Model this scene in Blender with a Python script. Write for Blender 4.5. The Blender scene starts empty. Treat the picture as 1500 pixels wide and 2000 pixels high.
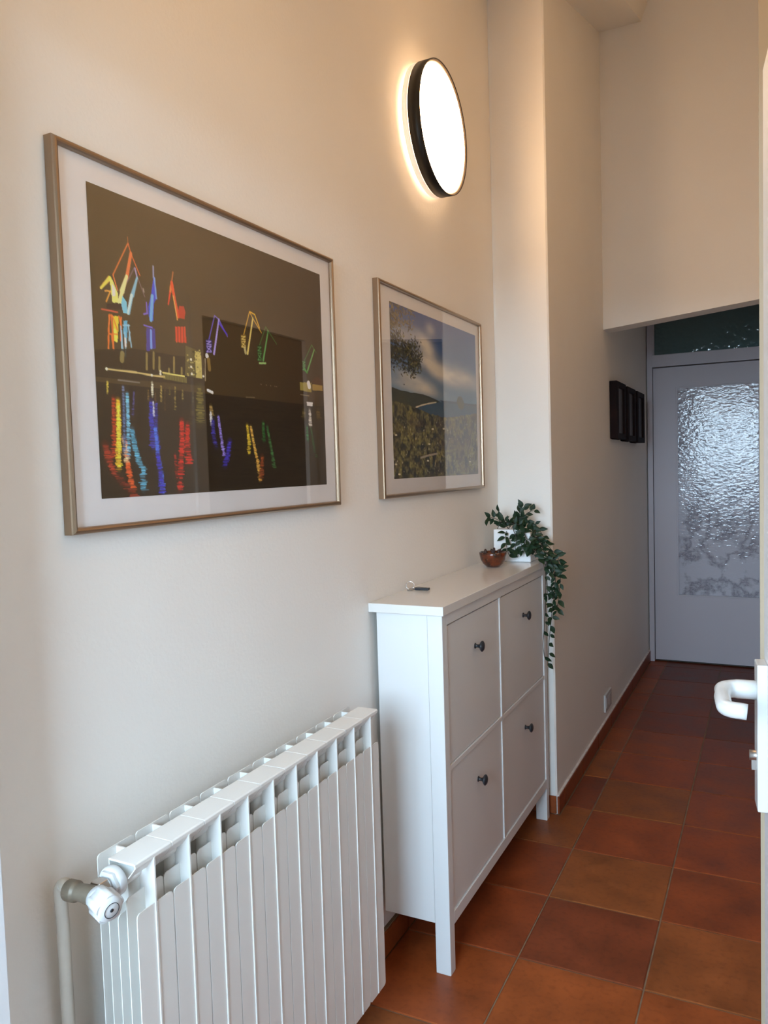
import bpy, bmesh, math, random
import numpy as np
from mathutils import Vector, Matrix
random.seed(7)
rng = np.random.default_rng(7)
S = bpy.context.scene
COL = S.collection
PI = math.pi

# ------------------------------------------------------------------ camera
YAW, PITCH, ROLL, FPX = 0.4622, -0.0569, -0.0302, 1525.18
CAM = Vector((0.9901, -0.1005, 1.3782))
fw = Vector((-math.sin(YAW) * math.cos(PITCH), math.cos(YAW) * math.cos(PITCH), math.sin(PITCH)))
rt = Vector((math.cos(YAW), math.sin(YAW), 0.0))
up = rt.cross(fw)
r2 = rt * math.cos(ROLL) + up * math.sin(ROLL)
u2 = -rt * math.sin(ROLL) + up * math.cos(ROLL)
cd = bpy.data.cameras.new('camera')
cd.sensor_fit = 'VERTICAL'
cd.sensor_height = 36.0
cd.lens = 36.0 * FPX / 2000.0
cd.clip_start = 0.02
cam = bpy.data.objects.new('camera', cd)
COL.objects.link(cam)
M = Matrix((r2, u2, -fw)).transposed().to_4x4()
M.translation = CAM
cam.matrix_world = M
S.camera = cam

# ------------------------------------------------------------------ world: an overcast sky, seen through the open entrance
SKY = 30.0
w = bpy.data.worlds.new('sky')
S.world = w
w.use_nodes = True
nt = w.node_tree
bg = nt.nodes['Background']
tc = nt.nodes.new('ShaderNodeTexCoord')
sx = nt.nodes.new('ShaderNodeSeparateXYZ')
cr = nt.nodes.new('ShaderNodeValToRGB')
nt.links.new(tc.outputs['Generated'], sx.inputs[0])
nt.links.new(sx.outputs['Z'], cr.inputs['Fac'])
cr.color_ramp.elements[0].position = 0.0
cr.color_ramp.elements[0].color = (0.62, 0.82, 1.0, 1)
cr.color_ramp.elements[1].position = 0.6
cr.color_ramp.elements[1].color = (0.50, 0.75, 1.0, 1)
nt.links.new(cr.outputs['Color'], bg.inputs['Color'])
bg.inputs['Strength'].default_value = SKY

LAMP_FRONT = 27.0
LAMP_CEIL_ADDED = 14.0
LAMP_BACK = 5.5
LAMP_COL = (1.0, 0.63, 0.33)

S.view_settings.view_transform = 'Standard'
S.view_settings.look = 'None'
S.view_settings.exposure = 0.22
S.view_settings.gamma = 1.0
S.view_settings.use_curve_mapping = False
S.cycles.max_bounces = 10
S.cycles.diffuse_bounces = 8
S.cycles.glossy_bounces = 4
S.cycles.transparent_max_bounces = 8
S.cycles.sample_clamp_indirect = 6.0


# ------------------------------------------------------------------ materials
def srgb(r, g, b):
    f = lambda c: (c / 255 / 12.92) if c / 255 <= 0.04045 else ((c / 255 + 0.055) / 1.055) ** 2.4
    return (f(r), f(g), f(b), 1.0)


def mat(name, col, rough=0.5, metal=0.0, spec=0.5, coat=0.0):
    m = bpy.data.materials.new(name)
    m.use_nodes = True
    b = m.node_tree.nodes['Principled BSDF']
    b.inputs['Base Color'].default_value = col
    b.inputs['Roughness'].default_value = rough
    b.inputs['Metallic'].default_value = metal
    b.inputs['Specular IOR Level'].default_value = spec
    b.inputs['Coat Weight'].default_value = coat
    return m


def N(m, t, **kw):
    n = m.node_tree.nodes.new(t)
    for k, v in kw.items():
        setattr(n, k, v)
    return n


def L(m, a, b):
    m.node_tree.links.new(a, b)


def bsdf(m):
    return m.node_tree.nodes['Principled BSDF']


def add_noise(m, c1, c2, scale=5.0, detail=5.0, bump=0.0, bscale=None, lo=0.3, hi=0.7, dist=0.001, coords='Object'):
    t = N(m, 'ShaderNodeTexCoord')
    n = N(m, 'ShaderNodeTexNoise')
    n.inputs['Scale'].default_value = scale
    n.inputs['Detail'].default_value = detail
    L(m, t.outputs[coords], n.inputs['Vector'])
    r = N(m, 'ShaderNodeValToRGB')
    r.color_ramp.elements[0].position = lo
    r.color_ramp.elements[1].position = hi
    r.color_ramp.elements[0].color = c1
    r.color_ramp.elements[1].color = c2
    L(m, n.outputs['Fac'], r.inputs['Fac'])
    L(m, r.outputs['Color'], bsdf(m).inputs['Base Color'])
    if bump:
        n2 = N(m, 'ShaderNodeTexNoise')
        n2.inputs['Scale'].default_value = bscale or scale * 10
        n2.inputs['Detail'].default_value = 4
        L(m, t.outputs[coords], n2.inputs['Vector'])
        bp = N(m, 'ShaderNodeBump')
        bp.inputs['Strength'].default_value = bump
        bp.inputs['Distance'].default_value = dist
        L(m, n2.outputs['Fac'], bp.inputs['Height'])
        L(m, bp.outputs['Normal'], bsdf(m).inputs['Normal'])
    return m


m_wall = add_noise(mat('wall_paint', (0.8, 0.78, 0.74, 1), 0.75, spec=0.25), (0.785, 0.757, 0.712, 1), (0.815, 0.790, 0.746, 1),
                   2.0, 4, bump=0.35, bscale=120, dist=0.0012)
m_ceiling = mat('ceiling_paint', (0.78, 0.75, 0.70, 1), 0.8, spec=0.2)
m_plaster = add_noise(mat('plaster_bead', (0.7, 0.62, 0.58, 1), 0.8), (0.62, 0.52, 0.46, 1), (0.78, 0.72, 0.68, 1), 30)
m_grout = add_noise(mat('grout', (0.2, 0.15, 0.1, 1), 0.85), srgb(112, 88, 66), srgb(136, 112, 88), 20)
m_white = mat('white_lacquer', (0.70, 0.70, 0.69, 1), 0.32, spec=0.5)
m_cab_top = mat('white_lacquer_top', (0.69, 0.68, 0.655, 1), 0.16, spec=0.5)
m_rad = mat('radiator_enamel', (0.72, 0.70, 0.66, 1), 0.3, spec=0.5)
m_doorpaint = mat('door_paint', (0.50, 0.475, 0.52, 1), 0.5, spec=.3)
m_doorwhite = mat('door_white', (0.74, 0.75, 0.76, 1), 0.35)
m_plastic = mat('white_plastic', (0.57, 0.57, 0.56, 1), 0.22)
m_pipe = add_noise(mat('painted_pipe', (0.7, 0.66, 0.6, 1), 0.5), (0.46, 0.41, 0.34, 1), (0.56, 0.51, 0.44, 1), 15)
m_chrome = mat('chrome', (0.62, 0.58, 0.55, 1), 0.18, 1.0)
m_steel = mat('brushed_steel', (0.5, 0.48, 0.46, 1), 0.35, 1.0)
m_valve = add_noise(mat('painted_brass', (0.3, 0.27, 0.22, 1), 0.5, 0.3), srgb(96, 86, 72), srgb(122, 110, 94), 25, bump=0.3, bscale=60)
m_frame = mat('champagne_aluminium', srgb(158, 136, 114), 0.3, 0.92)
m_mat = add_noise(mat('mount_board', (0.80, 0.79, 0.80, 1), 0.8), (0.78, 0.77, 0.78, 1), (0.83, 0.82, 0.83, 1), 8)
m_black = mat('black_metal', (0.012, 0.010, 0.008, 1), 0.4, 0.3)
m_knob = mat('black_knob', (0.018, 0.02, 0.024, 1), 0.35)
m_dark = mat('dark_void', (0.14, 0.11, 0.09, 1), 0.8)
m_darkwood = add_noise(mat('dark_wood', (0.02, 0.008, 0.006, 1), 0.7, spec=0.12), (0.006, 0.003, 0.003, 1), (0.016, 0.006, 0.005, 1), 12, bump=0.2)
m_stem = mat('vine_stem', srgb(48, 44, 34), 0.6)
m_pot = mat('white_pot', (0.80, 0.80, 0.80, 1), 0.4)
m_terrace = add_noise(mat('terrace_stone', (0.25, 0.22, 0.19, 1), 0.8), (0.2, 0.17, 0.14, 1), (0.3, 0.26, 0.22, 1), 3)

m_leaf = add_noise(mat('vine_leaf', srgb(30, 52, 34), 0.5, spec=0.3), srgb(16, 34, 20), srgb(38, 62, 36), 40)
m_bowl = add_noise(mat('bowl_wood', srgb(90, 40, 20), 0.25, coat=0.5), srgb(30, 9, 4), srgb(104, 44, 18), 38, lo=0.35, hi=0.65)
m_trinket = mat('dried_brown', srgb(48, 26, 20), 0.5)

# terracotta: every tile carries its own tint in its object colour
m_tile = mat('terracotta', srgb(150, 75, 40), 0.42, spec=0.45)
t = N(m_tile, 'ShaderNodeTexCoord')
oi = N(m_tile, 'ShaderNodeObjectInfo')
n1 = N(m_tile, 'ShaderNodeTexNoise'); n1.inputs['Scale'].default_value = 7; n1.inputs['Detail'].default_value = 6
n2 = N(m_tile, 'ShaderNodeTexNoise'); n2.inputs['Scale'].default_value = 60; n2.inputs['Detail'].default_value = 4
va = N(m_tile, 'ShaderNodeVectorMath'); va.operation = 'ADD'
vm = N(m_tile, 'ShaderNodeVectorMath'); vm.operation = 'SCALE'; vm.inputs['Scale'].default_value = 37.0
cx = N(m_tile, 'ShaderNodeCombineXYZ')
L(m_tile, oi.outputs['Random'], cx.inputs['X']); L(m_tile, oi.outputs['Random'], cx.inputs['Y'])
L(m_tile, cx.outputs[0], vm.inputs[0]); L(m_tile, t.outputs['Object'], va.inputs[0]); L(m_tile, vm.outputs[0], va.inputs[1])
L(m_tile, va.outputs[0], n1.inputs['Vector']); L(m_tile, va.outputs[0], n2.inputs['Vector'])
r1 = N(m_tile, 'ShaderNodeValToRGB')
r1.color_ramp.elements[0].position = 0.30; r1.color_ramp.elements[0].color = (0.66, 0.62, 0.56, 1)
r1.color_ramp.elements[1].position = 0.72; r1.color_ramp.elements[1].color = (1.18, 1.12, 1.0, 1)
L(m_tile, n1.outputs['Fac'], r1.inputs['Fac'])
r3 = N(m_tile, 'ShaderNodeValToRGB')
r3.color_ramp.elements[0].position = 0.32; r3.color_ramp.elements[0].color = (0.70, 0.66, 0.62, 1)
r3.color_ramp.elements[1].position = 0.50; r3.color_ramp.elements[1].color = (1, 1, 1, 1)
L(m_tile, n2.outputs['Fac'], r3.inputs['Fac'])
mx = N(m_tile, 'ShaderNodeMix', data_type='RGBA', blend_type='MULTIPLY'); mx.inputs[0].default_value = 1
mx2 = N(m_tile, 'ShaderNodeMix', data_type='RGBA', blend_type='MULTIPLY'); mx2.inputs[0].default_value = 0.55
L(m_tile, oi.outputs['Color'], mx.inputs[6]); L(m_tile, r1.outputs['Color'], mx.inputs[7])
L(m_tile, mx.outputs[2], mx2.inputs[6]); L(m_tile, r3.outputs['Color'], mx2.inputs[7])
L(m_tile, mx2.outputs[2], bsdf(m_tile).inputs['Base Color'])
bp = N(m_tile, 'ShaderNodeBump'); bp.inputs['Strength'].default_value = 0.25; bp.inputs['Distance'].default_value = 0.002
L(m_tile, n1.outputs['Fac'], bp.inputs['Height']); L(m_tile, bp.outputs['Normal'], bsdf(m_tile).inputs['Normal'])
rr = N(m_tile, 'ShaderNodeMapRange'); rr.inputs[3].default_value = 0.34; rr.inputs[4].default_value = 0.6
L(m_tile, n1.outputs['Fac'], rr.inputs[0]); L(m_tile, rr.outputs[0], bsdf(m_tile).inputs['Roughness'])


# picture glass: clear pane, mirror by Fresnel
def thin_glass(name, tint=(1, 1, 1, 1), ior=1.5, rough=0.0):
    m = bpy.data.materials.new(name)
    m.use_nodes = True
    n = m.node_tree
    n.nodes.remove(n.nodes['Principled BSDF'])
    o = n.nodes['Material Output']
    tr = N(m, 'ShaderNodeBsdfTransparent'); tr.inputs['Color'].default_value = tint
    gl = N(m, 'ShaderNodeBsdfGlossy'); gl.inputs['Roughness'].default_value = rough
    fr = N(m, 'ShaderNodeFresnel')
    ge = N(m, 'ShaderNodeNewGeometry'); mr = N(m, 'ShaderNodeMapRange')
    mr.inputs[3].default_value = ior; mr.inputs[4].default_value = 1 / ior
    L(m, ge.outputs['Backfacing'], mr.inputs[0]); L(m, mr.outputs[0], fr.inputs['IOR'])
    mi = N(m, 'ShaderNodeMixShader')
    L(m, fr.outputs[0], mi.inputs[0]); L(m, tr.outputs[0], mi.inputs[1]); L(m, gl.outputs[0], mi.inputs[2])
    L(m, mi.outputs[0], o.inputs['Surface'])
    return m


m_glass = thin_glass('picture_glass', ior=1.55)


def print_mat(name):
    m = mat(name, (1, 1, 1, 1), 0.6, spec=0.2)
    a = N(m, 'ShaderNodeAttribute'); a.attribute_name = 'ink'
    L(m, a.outputs['Color'], bsdf(m).inputs['Base Color'])
    return m


def emit(name, col, s):
    m = bpy.data.materials.new(name)
    m.use_nodes = True
    n = m.node_tree
    b = n.nodes['Principled BSDF']
    b.inputs['Base Color'].default_value = (0.8, 0.8, 0.8, 1)
    b.inputs['Emission Color'].default_value = (*col, 1)
    b.inputs['Emission Strength'].default_value = s
    return m


# door pane: hammered glass over a marbled film
m_marble = mat('marbled_glass', (0.6, 0.6, 0.63, 1), 0.09, spec=0.36, coat=0.0)
t = N(m_marble, 'ShaderNodeTexCoord')
nz = N(m_marble, 'ShaderNodeTexNoise'); nz.inputs['Scale'].default_value = 4.2; nz.inputs['Detail'].default_value = 7; nz.inputs['Roughness'].default_value = 0.62
nz.inputs['Distortion'].default_value = 0.25
L(m_marble, t.outputs['Object'], nz.inputs['Vector'])
ma = N(m_marble, 'ShaderNodeMath', operation='SUBTRACT'); ma.inputs[1].default_value = 0.5
mb = N(m_marble, 'ShaderNodeMath', operation='ABSOLUTE')
L(m_marble, nz.outputs['Fac'], ma.inputs[0]); L(m_marble, ma.outputs[0], mb.inputs[0])
r1 = N(m_marble, 'ShaderNodeValToRGB')
e = r1.color_ramp.elements
e[0].position = 0.0; e[0].color = srgb(126, 124, 134)
e[1].position = 0.06; e[1].color = srgb(186, 186, 196)
x = r1.color_ramp.elements.new(0.010); x.color = srgb(152, 150, 160)
L(m_marble, mb.outputs[0], r1.inputs['Fac']); L(m_marble, r1.outputs['Color'], bsdf(m_marble).inputs['Base Color'])
vo = N(m_marble, 'ShaderNodeTexNoise'); vo.inputs['Scale'].default_value = 38; vo.inputs['Detail'].default_value = 1.0
mp = N(m_marble, 'ShaderNodeMapping'); mp.inputs['Scale'].default_value = (1.0, 1.0, 2.0)
L(m_marble, t.outputs['Object'], mp.inputs['Vector']); L(m_marble, mp.outputs[0], vo.inputs['Vector'])
bp = N(m_marble, 'ShaderNodeBump'); bp.inputs['Strength'].default_value = 1.0; bp.inputs['Distance'].default_value = 0.0013
L(m_marble, vo.outputs['Fac'], bp.inputs['Height']); L(m_marble, bp.outputs['Normal'], bsdf(m_marble).inputs['Normal'])

m_transom = mat('hammered_dark_glass', srgb(84, 106, 108), 0.08, spec=0.6)
t = N(m_transom, 'ShaderNodeTexCoord')
vo = N(m_transom, 'ShaderNodeTexNoise'); vo.inputs['Scale'].default_value = 30; vo.inputs['Detail'].default_value = 1.0
L(m_transom, t.outputs['Object'], vo.inputs['Vector'])
bp = N(m_transom, 'ShaderNodeBump'); bp.inputs['Strength'].default_value = 1.0; bp.inputs['Distance'].default_value = 0.004
L(m_transom, vo.outputs['Fac'], bp.inputs['Height']); L(m_transom, bp.outputs['Normal'], bsdf(m_transom).inputs['Normal'])


# ------------------------------------------------------------------ mesh helpers
class MB:
    def __init__(s):
        s.v = []; s.f = []; s.sm = []

    def add(s, vs, fs, smooth=False, M=None):
        o = len(s.v)
        s.v += [tuple(M @ Vector(p)) if M else tuple(p) for p in vs]
        s.f += [tuple(i + o for i in f) for f in fs]
        s.sm += [smooth] * len(fs)
        return s

    def box(s, x0, x1, y0, y1, z0, z1, M=None):
        vs = [(x, y, z) for x in (x0, x1) for y in (y0, y1) for z in (z0, z1)]
        return s.add(vs, [(0, 1, 3, 2), (4, 6, 7, 5), (0, 4, 5, 1), (2, 3, 7, 6), (0, 2, 6, 4), (1, 5, 7, 3)], M=M)

    def prism(s, prof, ax, a, b, M=None, smooth=False):
        """profile of 2-d points extruded along axis ax from a to b; the profile gives the other two axes in x,y,z order"""
        n = len(prof)
        def P(p, t):
            c = list(p); c.insert(ax, t); return tuple(c)
        vs = [P(p, a) for p in prof] + [P(p, b) for p in prof]
        fs = [(i, (i + 1) % n, n + (i + 1) % n, n + i) for i in range(n)]
        s.add(vs, fs + [tuple(range(n - 1, -1, -1)), tuple(range(n, 2 * n))], smooth, M)
        if smooth:
            s.sm[-1] = s.sm[-2] = False
        return s

    def tube(s, pts, r, n=12, caps=True, sq=1.0, M=None):
        pts = [Vector(p) for p in pts]
        rs = r if isinstance(r, (list, tuple)) else [r] * len(pts)
        vs = []; fs = []
        ref = None
        for i, p in enumerate(pts):
            d = (pts[min(i + 1, len(pts) - 1)] - pts[max(i - 1, 0)]).normalized()
            if ref is None:
                ref = Vector((0, 0, 1)) if abs(d.z) < 0.9 else Vector((1, 0, 0))
            a = d.cross(ref).normalized()
            b = a.cross(d).normalized()
            ref = b
            for k in range(n):
                t = 2 * PI * k / n
                vs.append(p + a * math.cos(t) * rs[i] * sq + b * math.sin(t) * rs[i])
        for i in range(len(pts) - 1):
            for k in range(n):
                fs.append((i * n + k, i * n + (k + 1) % n, (i + 1) * n + (k + 1) % n, (i + 1) * n + k))
        s.add(vs, fs, True, M)
        if caps:
            o = len(s.v) - len(vs)
            s.f.append(tuple(o + k for k in range(n - 1, -1, -1))); s.sm.append(False)
            s.f.append(tuple(o + (len(pts) - 1) * n + k for k in range(n))); s.sm.append(False)
        return s

    def lathe(s, prof, org, axis='z', n=48, M=None, smooth=True):
        """prof: (radius, height) pairs turned about the axis through org"""
        o = Vector(org)
        vs = []; fs = []
        for (r, h) in prof:
            for k in range(n):
                t = 2 * PI * k / n
                c, q = r * math.cos(t), r * math.sin(t)
                vs.append(o + (Vector((c, q, h)) if axis == 'z' else Vector((h, c, q)) if axis == 'x' else Vector((q, h, c))))
        for i in range(len(prof) - 1):
            for k in range(n):
                fs.append((i * n + k, i * n + (k + 1) % n, (i + 1) * n + (k + 1) % n, (i + 1) * n + k))
        return s.add(vs, fs, smooth, M)

    def mesh(s, name, m, off=(0, 0, 0)):
        me = bpy.data.meshes.new(name)
        off = Vector(off)
        me.from_pydata([Vector(v) - off for v in s.v], [], s.f)
        me.materials.append(m)
        me.polygons.foreach_set('use_smooth', s.sm)
        bm = bmesh.new(); bm.from_mesh(me)
        bmesh.ops.remove_doubles(bm, verts=bm.verts, dist=1e-6)
        bmesh.ops.recalc_face_normals(bm, faces=bm.faces)
        bm.to_mesh(me); bm.free()
        me.update()
        return me

    def build(s, name, m, parent=None, bev=0.0, seg=2, auto=False):
        off = Vector((0, 0, 0))
        p = parent
        while p:
            off += p.location; p = p.parent
        o = bpy.data.objects.new(name, s.mesh(name, m, off))
        COL.objects.link(o)
        o.parent = parent
        if bev:
            b = o.modifiers.new('bevel', 'BEVEL'); b.width = bev; b.segments = seg
            b.limit_method = 'ANGLE'; b.angle_limit = math.radians(35)
            b.harden_normals = False
        return o


def tag(o, label=None, cat=None, group=None, kind=None):
    if label: o['label'] = label
    if cat: o['category'] = cat
    if group: o['group'] = group
    if kind: o['kind'] = kind
    return o


def thing(name, loc, label, cat, group=None):
    o = bpy.data.objects.new(name, None)
    o.empty_display_size = 0.1
    o.location = loc
    COL.objects.link(o)
    return tag(o, label, cat, group)


def struct(mb, name, m, parent=None, bev=0.0, label=None):
    o = mb.build(name, m, parent, bev)
    if not parent:
        o['kind'] = 'structure'
        if label: o['label'] = label; o['category'] = name.split('_')[0]
    return o


# ------------------------------------------------------------------ room shell
XC = 0.232       # face of the passage wall (it stands proud of the left wall)
YP = 2.868       # face of the step in the wall
YH = 3.95        # lintel wall
YE = 5.44        # end wall with the door
XR = 1.16        # right wall
HT = 4.6

struct(MB().box(-0.12, 0, 0.45, YP + 0.05, -0.05, HT), 'wall_left', m_wall, label='cream plastered wall on the left, with the two pictures and the radiator')
pw = MB().prism([(-0.12, YP + 0.052), (0.0, YP + 0.052), (XC - 0.006, YP), (XC, YP + 0.006), (XC, YE + 0.2), (-0.12, YE + 0.2)], 2, -0.05, HT)
struct(pw, 'wall_passage', m_wall, label='cream wall of the passage standing proud of the left wall')
# lintel wall, lower edge rising a little to the right
lw = MB().prism([(XC, 2.035), (XR, 2.122), (XR, HT), (XC, HT)], 1, YH, YH + 0.13)
struct(lw, 'wall_lintel', m_wall, label='cream wall above the opening to the dark passage')
# end wall around the door
ew = MB().box(XC, 0.262, YE + 0.03, YE + 0.15, -0.05, 2.6).box(1.12, XR + .4, YE + 0.03, YE + 0.15, -0.05, 2.6).box(0.262, 1.12, YE + 0.03, YE + 0.15, 2.42, 2.6)
struct(ew, 'wall_end', m_wall)
# right wall with a dark doorway to a side room
rw = MB().box(XR, XR + 0.12, 0.45, 2.50, -0.05, HT).box(XR, XR + 0.12, 3.30, YE + 0.2, -0.05, HT).box(XR, XR + 0.12, 2.50, 3.30, 2.03, HT)
struct(rw, 'wall_right', m_wall)
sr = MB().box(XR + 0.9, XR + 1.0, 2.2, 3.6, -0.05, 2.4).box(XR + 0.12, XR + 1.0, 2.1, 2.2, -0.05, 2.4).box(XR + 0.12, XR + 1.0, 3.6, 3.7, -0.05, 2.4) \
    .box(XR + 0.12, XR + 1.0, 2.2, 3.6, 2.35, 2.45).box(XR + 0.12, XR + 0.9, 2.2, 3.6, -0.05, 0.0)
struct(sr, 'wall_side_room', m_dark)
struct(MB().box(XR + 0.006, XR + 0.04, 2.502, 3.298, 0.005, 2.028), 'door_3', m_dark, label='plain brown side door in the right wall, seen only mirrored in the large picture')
dc = MB().box(XR - 0.015, XR, 2.43, 2.50, 0, 2.10).box(XR - 0.015, XR, 3.30, 3.37, 0, 2.10).box(XR - 0.015, XR, 2.50, 3.30, 2.03, 2.10)
struct(dc, 'trim_2', m_wall)
# pier on the right, just beyond the open door leaf
struct(MB().box(0.9695, XR, 1.50, 1.62, 0, HT), 'wall_pier', mat('pier_beige', srgb(170, 152, 128), 0.7, spec=.2), label='narrow end of a wall behind the open door at the right edge')  # pier coloured a darker beige than the other walls
# front wall with the entrance opening
fwall = MB().box(-0.12, 0.06, 0.42, 0.53, -0.05, HT).box(1.05, 1.6, 0.42, 0.53, -0.05, HT).box(0.06, 1.05, 0.42, 0.53, 2.06, HT) \
    .box(-1.4, -0.12, 0.42, 0.53, -0.05, HT)
struct(fwall, 'wall_front', m_wall)
tr = MB().box(0.0, 0.080, 0.40, 0.566, 0.0, 2.09)
struct(tr, 'trim_1', m_doorwhite, bev=0.002, label='white door casing at the lower left edge')
# ceiling: rises away from the entrance, with a low strip over the passage wall
k = 0.29
prof = [(-0.12, 0.0), (0.43, -0.006), (0.47, 0.10), (1.3, 0.42), (1.3, 0.60), (-0.12, 0.60)]
vs = []
for yy, dz in ((0.45, 3.49 - k * (YH + 0.02 - 0.9)), (0.9, 3.49 - k * (YH + 0.02 - 0.9)), (YH + 0.02, 3.49), (YE + 0.2, 3.49)):
    vs += [(px, yy, pz + dz) for px, pz in prof]
n = len(prof)
fs = []
for i in range(3):
    for j in range(n):
        fs.append((i * n + j, i * n + (j + 1) % n, (i + 1) * n + (j + 1) % n, (i + 1) * n + j))
fs += [tuple(range(n)), tuple(range(3 * n, 4 * n))]
struct(MB().add(vs, fs), 'ceiling', m_ceiling, label='cream sloping ceiling above the passage')
struct(MB().box(XC, XR, YH + 0.13, YE + 0.03, 2.46, 2.56), 'ceiling_passage', m_ceiling)

struct(MB().box(-0.2, 1.5, YE + 0.2, YE + 0.25, -0.1, 3.0).box(-0.2, 1.5, YE + 0.045, YE + 0.25, -0.06, 0.0).box(0.2, 1.2, YE + 0.15, YE + 0.2, 0, 2.7), 'light_stop_beyond', m_dark)  # unseen dark box added to stop sky light leaking round the end door
# ---- floor: grout bed with single terracotta tiles
fl = struct(MB().box(-0.12, 1.6, 0.45, YE + 0.2, -0.06, -0.003), 'floor', m_grout, label='terracotta tiled floor with pale joints')
TS = 0.338
G = 0.0045
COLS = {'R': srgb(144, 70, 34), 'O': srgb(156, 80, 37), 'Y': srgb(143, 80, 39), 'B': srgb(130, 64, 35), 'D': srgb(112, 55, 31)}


def tile_mesh(w_, d_):
    b = 0.003
    mb = MB()
    v = [(0, 0, -0.004), (w_, 0, -0.004), (w_, d_, -0.004), (0, d_, -0.004),
         (0, 0, -0.0015), (w_, 0, -0.0015), (w_, d_, -0.0015), (0, d_, -0.0015),
         (b, b, 0), (w_ - b, b, 0), (w_ - b, d_ - b, 0), (b, d_ - b, 0)]
    f = [(0, 1, 5, 4), (1, 2, 6, 5), (2, 3, 7, 6), (3, 0, 4, 7), (4, 5, 9, 8), (5, 6, 10, 9), (6, 7, 11, 10), (7, 4, 8, 11), (8, 9, 10, 11)]
    return mb.add(v, f).mesh('tile', m_tile)


TM = {}


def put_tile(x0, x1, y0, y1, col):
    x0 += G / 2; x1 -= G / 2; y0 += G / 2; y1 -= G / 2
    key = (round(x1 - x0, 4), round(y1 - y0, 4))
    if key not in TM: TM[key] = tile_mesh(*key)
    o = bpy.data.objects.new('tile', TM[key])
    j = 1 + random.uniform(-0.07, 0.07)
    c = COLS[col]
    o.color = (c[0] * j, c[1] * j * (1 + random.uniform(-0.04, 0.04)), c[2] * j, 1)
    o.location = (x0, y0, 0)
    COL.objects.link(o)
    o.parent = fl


XA, Y0 = 0.350, 1.938
plan = {  # row: tints of the columns left to right, far rows darkened for the passage's shade
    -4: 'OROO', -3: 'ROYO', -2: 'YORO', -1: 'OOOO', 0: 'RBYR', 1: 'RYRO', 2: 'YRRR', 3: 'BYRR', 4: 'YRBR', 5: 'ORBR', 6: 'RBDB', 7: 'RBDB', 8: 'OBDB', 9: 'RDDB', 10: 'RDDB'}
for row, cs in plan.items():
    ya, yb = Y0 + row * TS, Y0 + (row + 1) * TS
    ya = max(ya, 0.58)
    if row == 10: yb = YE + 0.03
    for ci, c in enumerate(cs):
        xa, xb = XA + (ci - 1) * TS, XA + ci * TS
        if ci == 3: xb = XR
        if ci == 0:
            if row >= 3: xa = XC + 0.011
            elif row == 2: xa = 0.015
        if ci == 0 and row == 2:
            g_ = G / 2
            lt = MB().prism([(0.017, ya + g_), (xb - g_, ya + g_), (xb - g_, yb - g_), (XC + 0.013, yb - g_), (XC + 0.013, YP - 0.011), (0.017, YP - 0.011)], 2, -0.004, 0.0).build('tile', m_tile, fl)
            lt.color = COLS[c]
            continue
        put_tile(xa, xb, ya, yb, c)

# ---- baseboards: single tiles on a mortar bed
TB = {}


def base_piece(parent, x0, x1, y0, y1, h=0.07, col='R'):
    key = (round(x1 - x0, 4), round(y1 - y0, 4))
    if key not in TB:
        TB[key] = MB().box(0, key[0], 0, key[1], 0, h).mesh('tile', m_tile)
    o = bpy.data.objects.new('tile', TB[key])
    o.location = (x0, y0, 0.001)
    c = COLS[col]; j = random.uniform(0.8, 1.0)
    o.color = (c[0] * j, c[1] * j, c[2] * j, 1)
    COL.objects.link(o); o.parent = parent
    b = o.modifiers.new('bevel', 'BEVEL'); b.width = 0.002; b.segments = 1


bl = struct(MB().box(0, 0.006, 0.62, YP + 0.045, 0, 0.072).box(0.0, 0.010, 0.62, YP + .045, 0.0712, 0.074), 'baseboard_left', m_grout)
y = 0.62
edges = [0.62] + [Y0 + i * TS for i in range(-3, 3)] + [YP + 0.04]
for a, b in zip(edges[:-1], edges[1:]):
    base_piece(bl, 0.004, 0.0145, a + 0.002, b - 0.002, col=random.choice('RRO'))
bpz = struct(MB().box(XC, XC + 0.004, YP, YE, 0, 0.071).box(XC - .004, XC + 0.0085, YP, YE, 0.0705, 0.0755), 'baseboard_passage', m_plaster)
edges = [YP - 0.008] + [Y0 + i * TS for i in range(3, 11)] + [YE - 0.002]
for a, b in zip(edges[:-1], edges[1:]):
    base_piece(bpz, XC + 0.002, XC + 0.0105, a + 0.002, b - 0.002, col=random.choice('RRO'))
be = struct(MB().box(0.016, XC, YP + 0.028, YP + 0.035, 0, 0.071), 'baseboard_step', m_grout)
base_piece(be, 0.016, XC - 0.002, YP - 0.0085, YP + 0.0, col='O')

# ------------------------------------------------------------------ end door (door_1)
d1 = thing('door_1', (0.27, YE, 0), 'grey white door with a hammered marbled glass pane at the end of the passage', 'door')
d1['kind'] = 'structure'
yf = YE - 0.012
MB().box(0.238, 0.270, yf, YE + 0.10, 0, 2.42).box(1.07, 1.12, yf, YE + 0.10, 0, 2.42).box(0.270, 1.07, yf, YE + 0.10, 1.992, 2.072) \
    .box(0.270, 1.07, yf, YE + 0.10, 2.38, 2.42).box(0.270, 0.284, yf + 0.006, YE + 0.03, 2.072, 2.38).build('door_frame', m_doorpaint, d1, 0.003)
MB().box(0.270, 1.07, yf + 0.004, yf + 0.02, 2.004, 2.052).build('frame_moulding', m_doorpaint, d1, 0.002)
leaf = MB()
gx0, gx1, gz0, gz1 = 0.416, 0.925, 0.455, 1.852
for a in ((0.274, gx0, 0.014, 1.986), (gx1, 1.066, 0.014, 1.986), (gx0, gx1, 0.014, gz0), (gx0, gx1, gz1, 1.986)):
    leaf.box(a[0], a[1], YE + 0.004, YE + 0.044, a[2], a[3])
lf = leaf.build('door_leaf', m_doorpaint, d1)
bd = MB()
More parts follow.
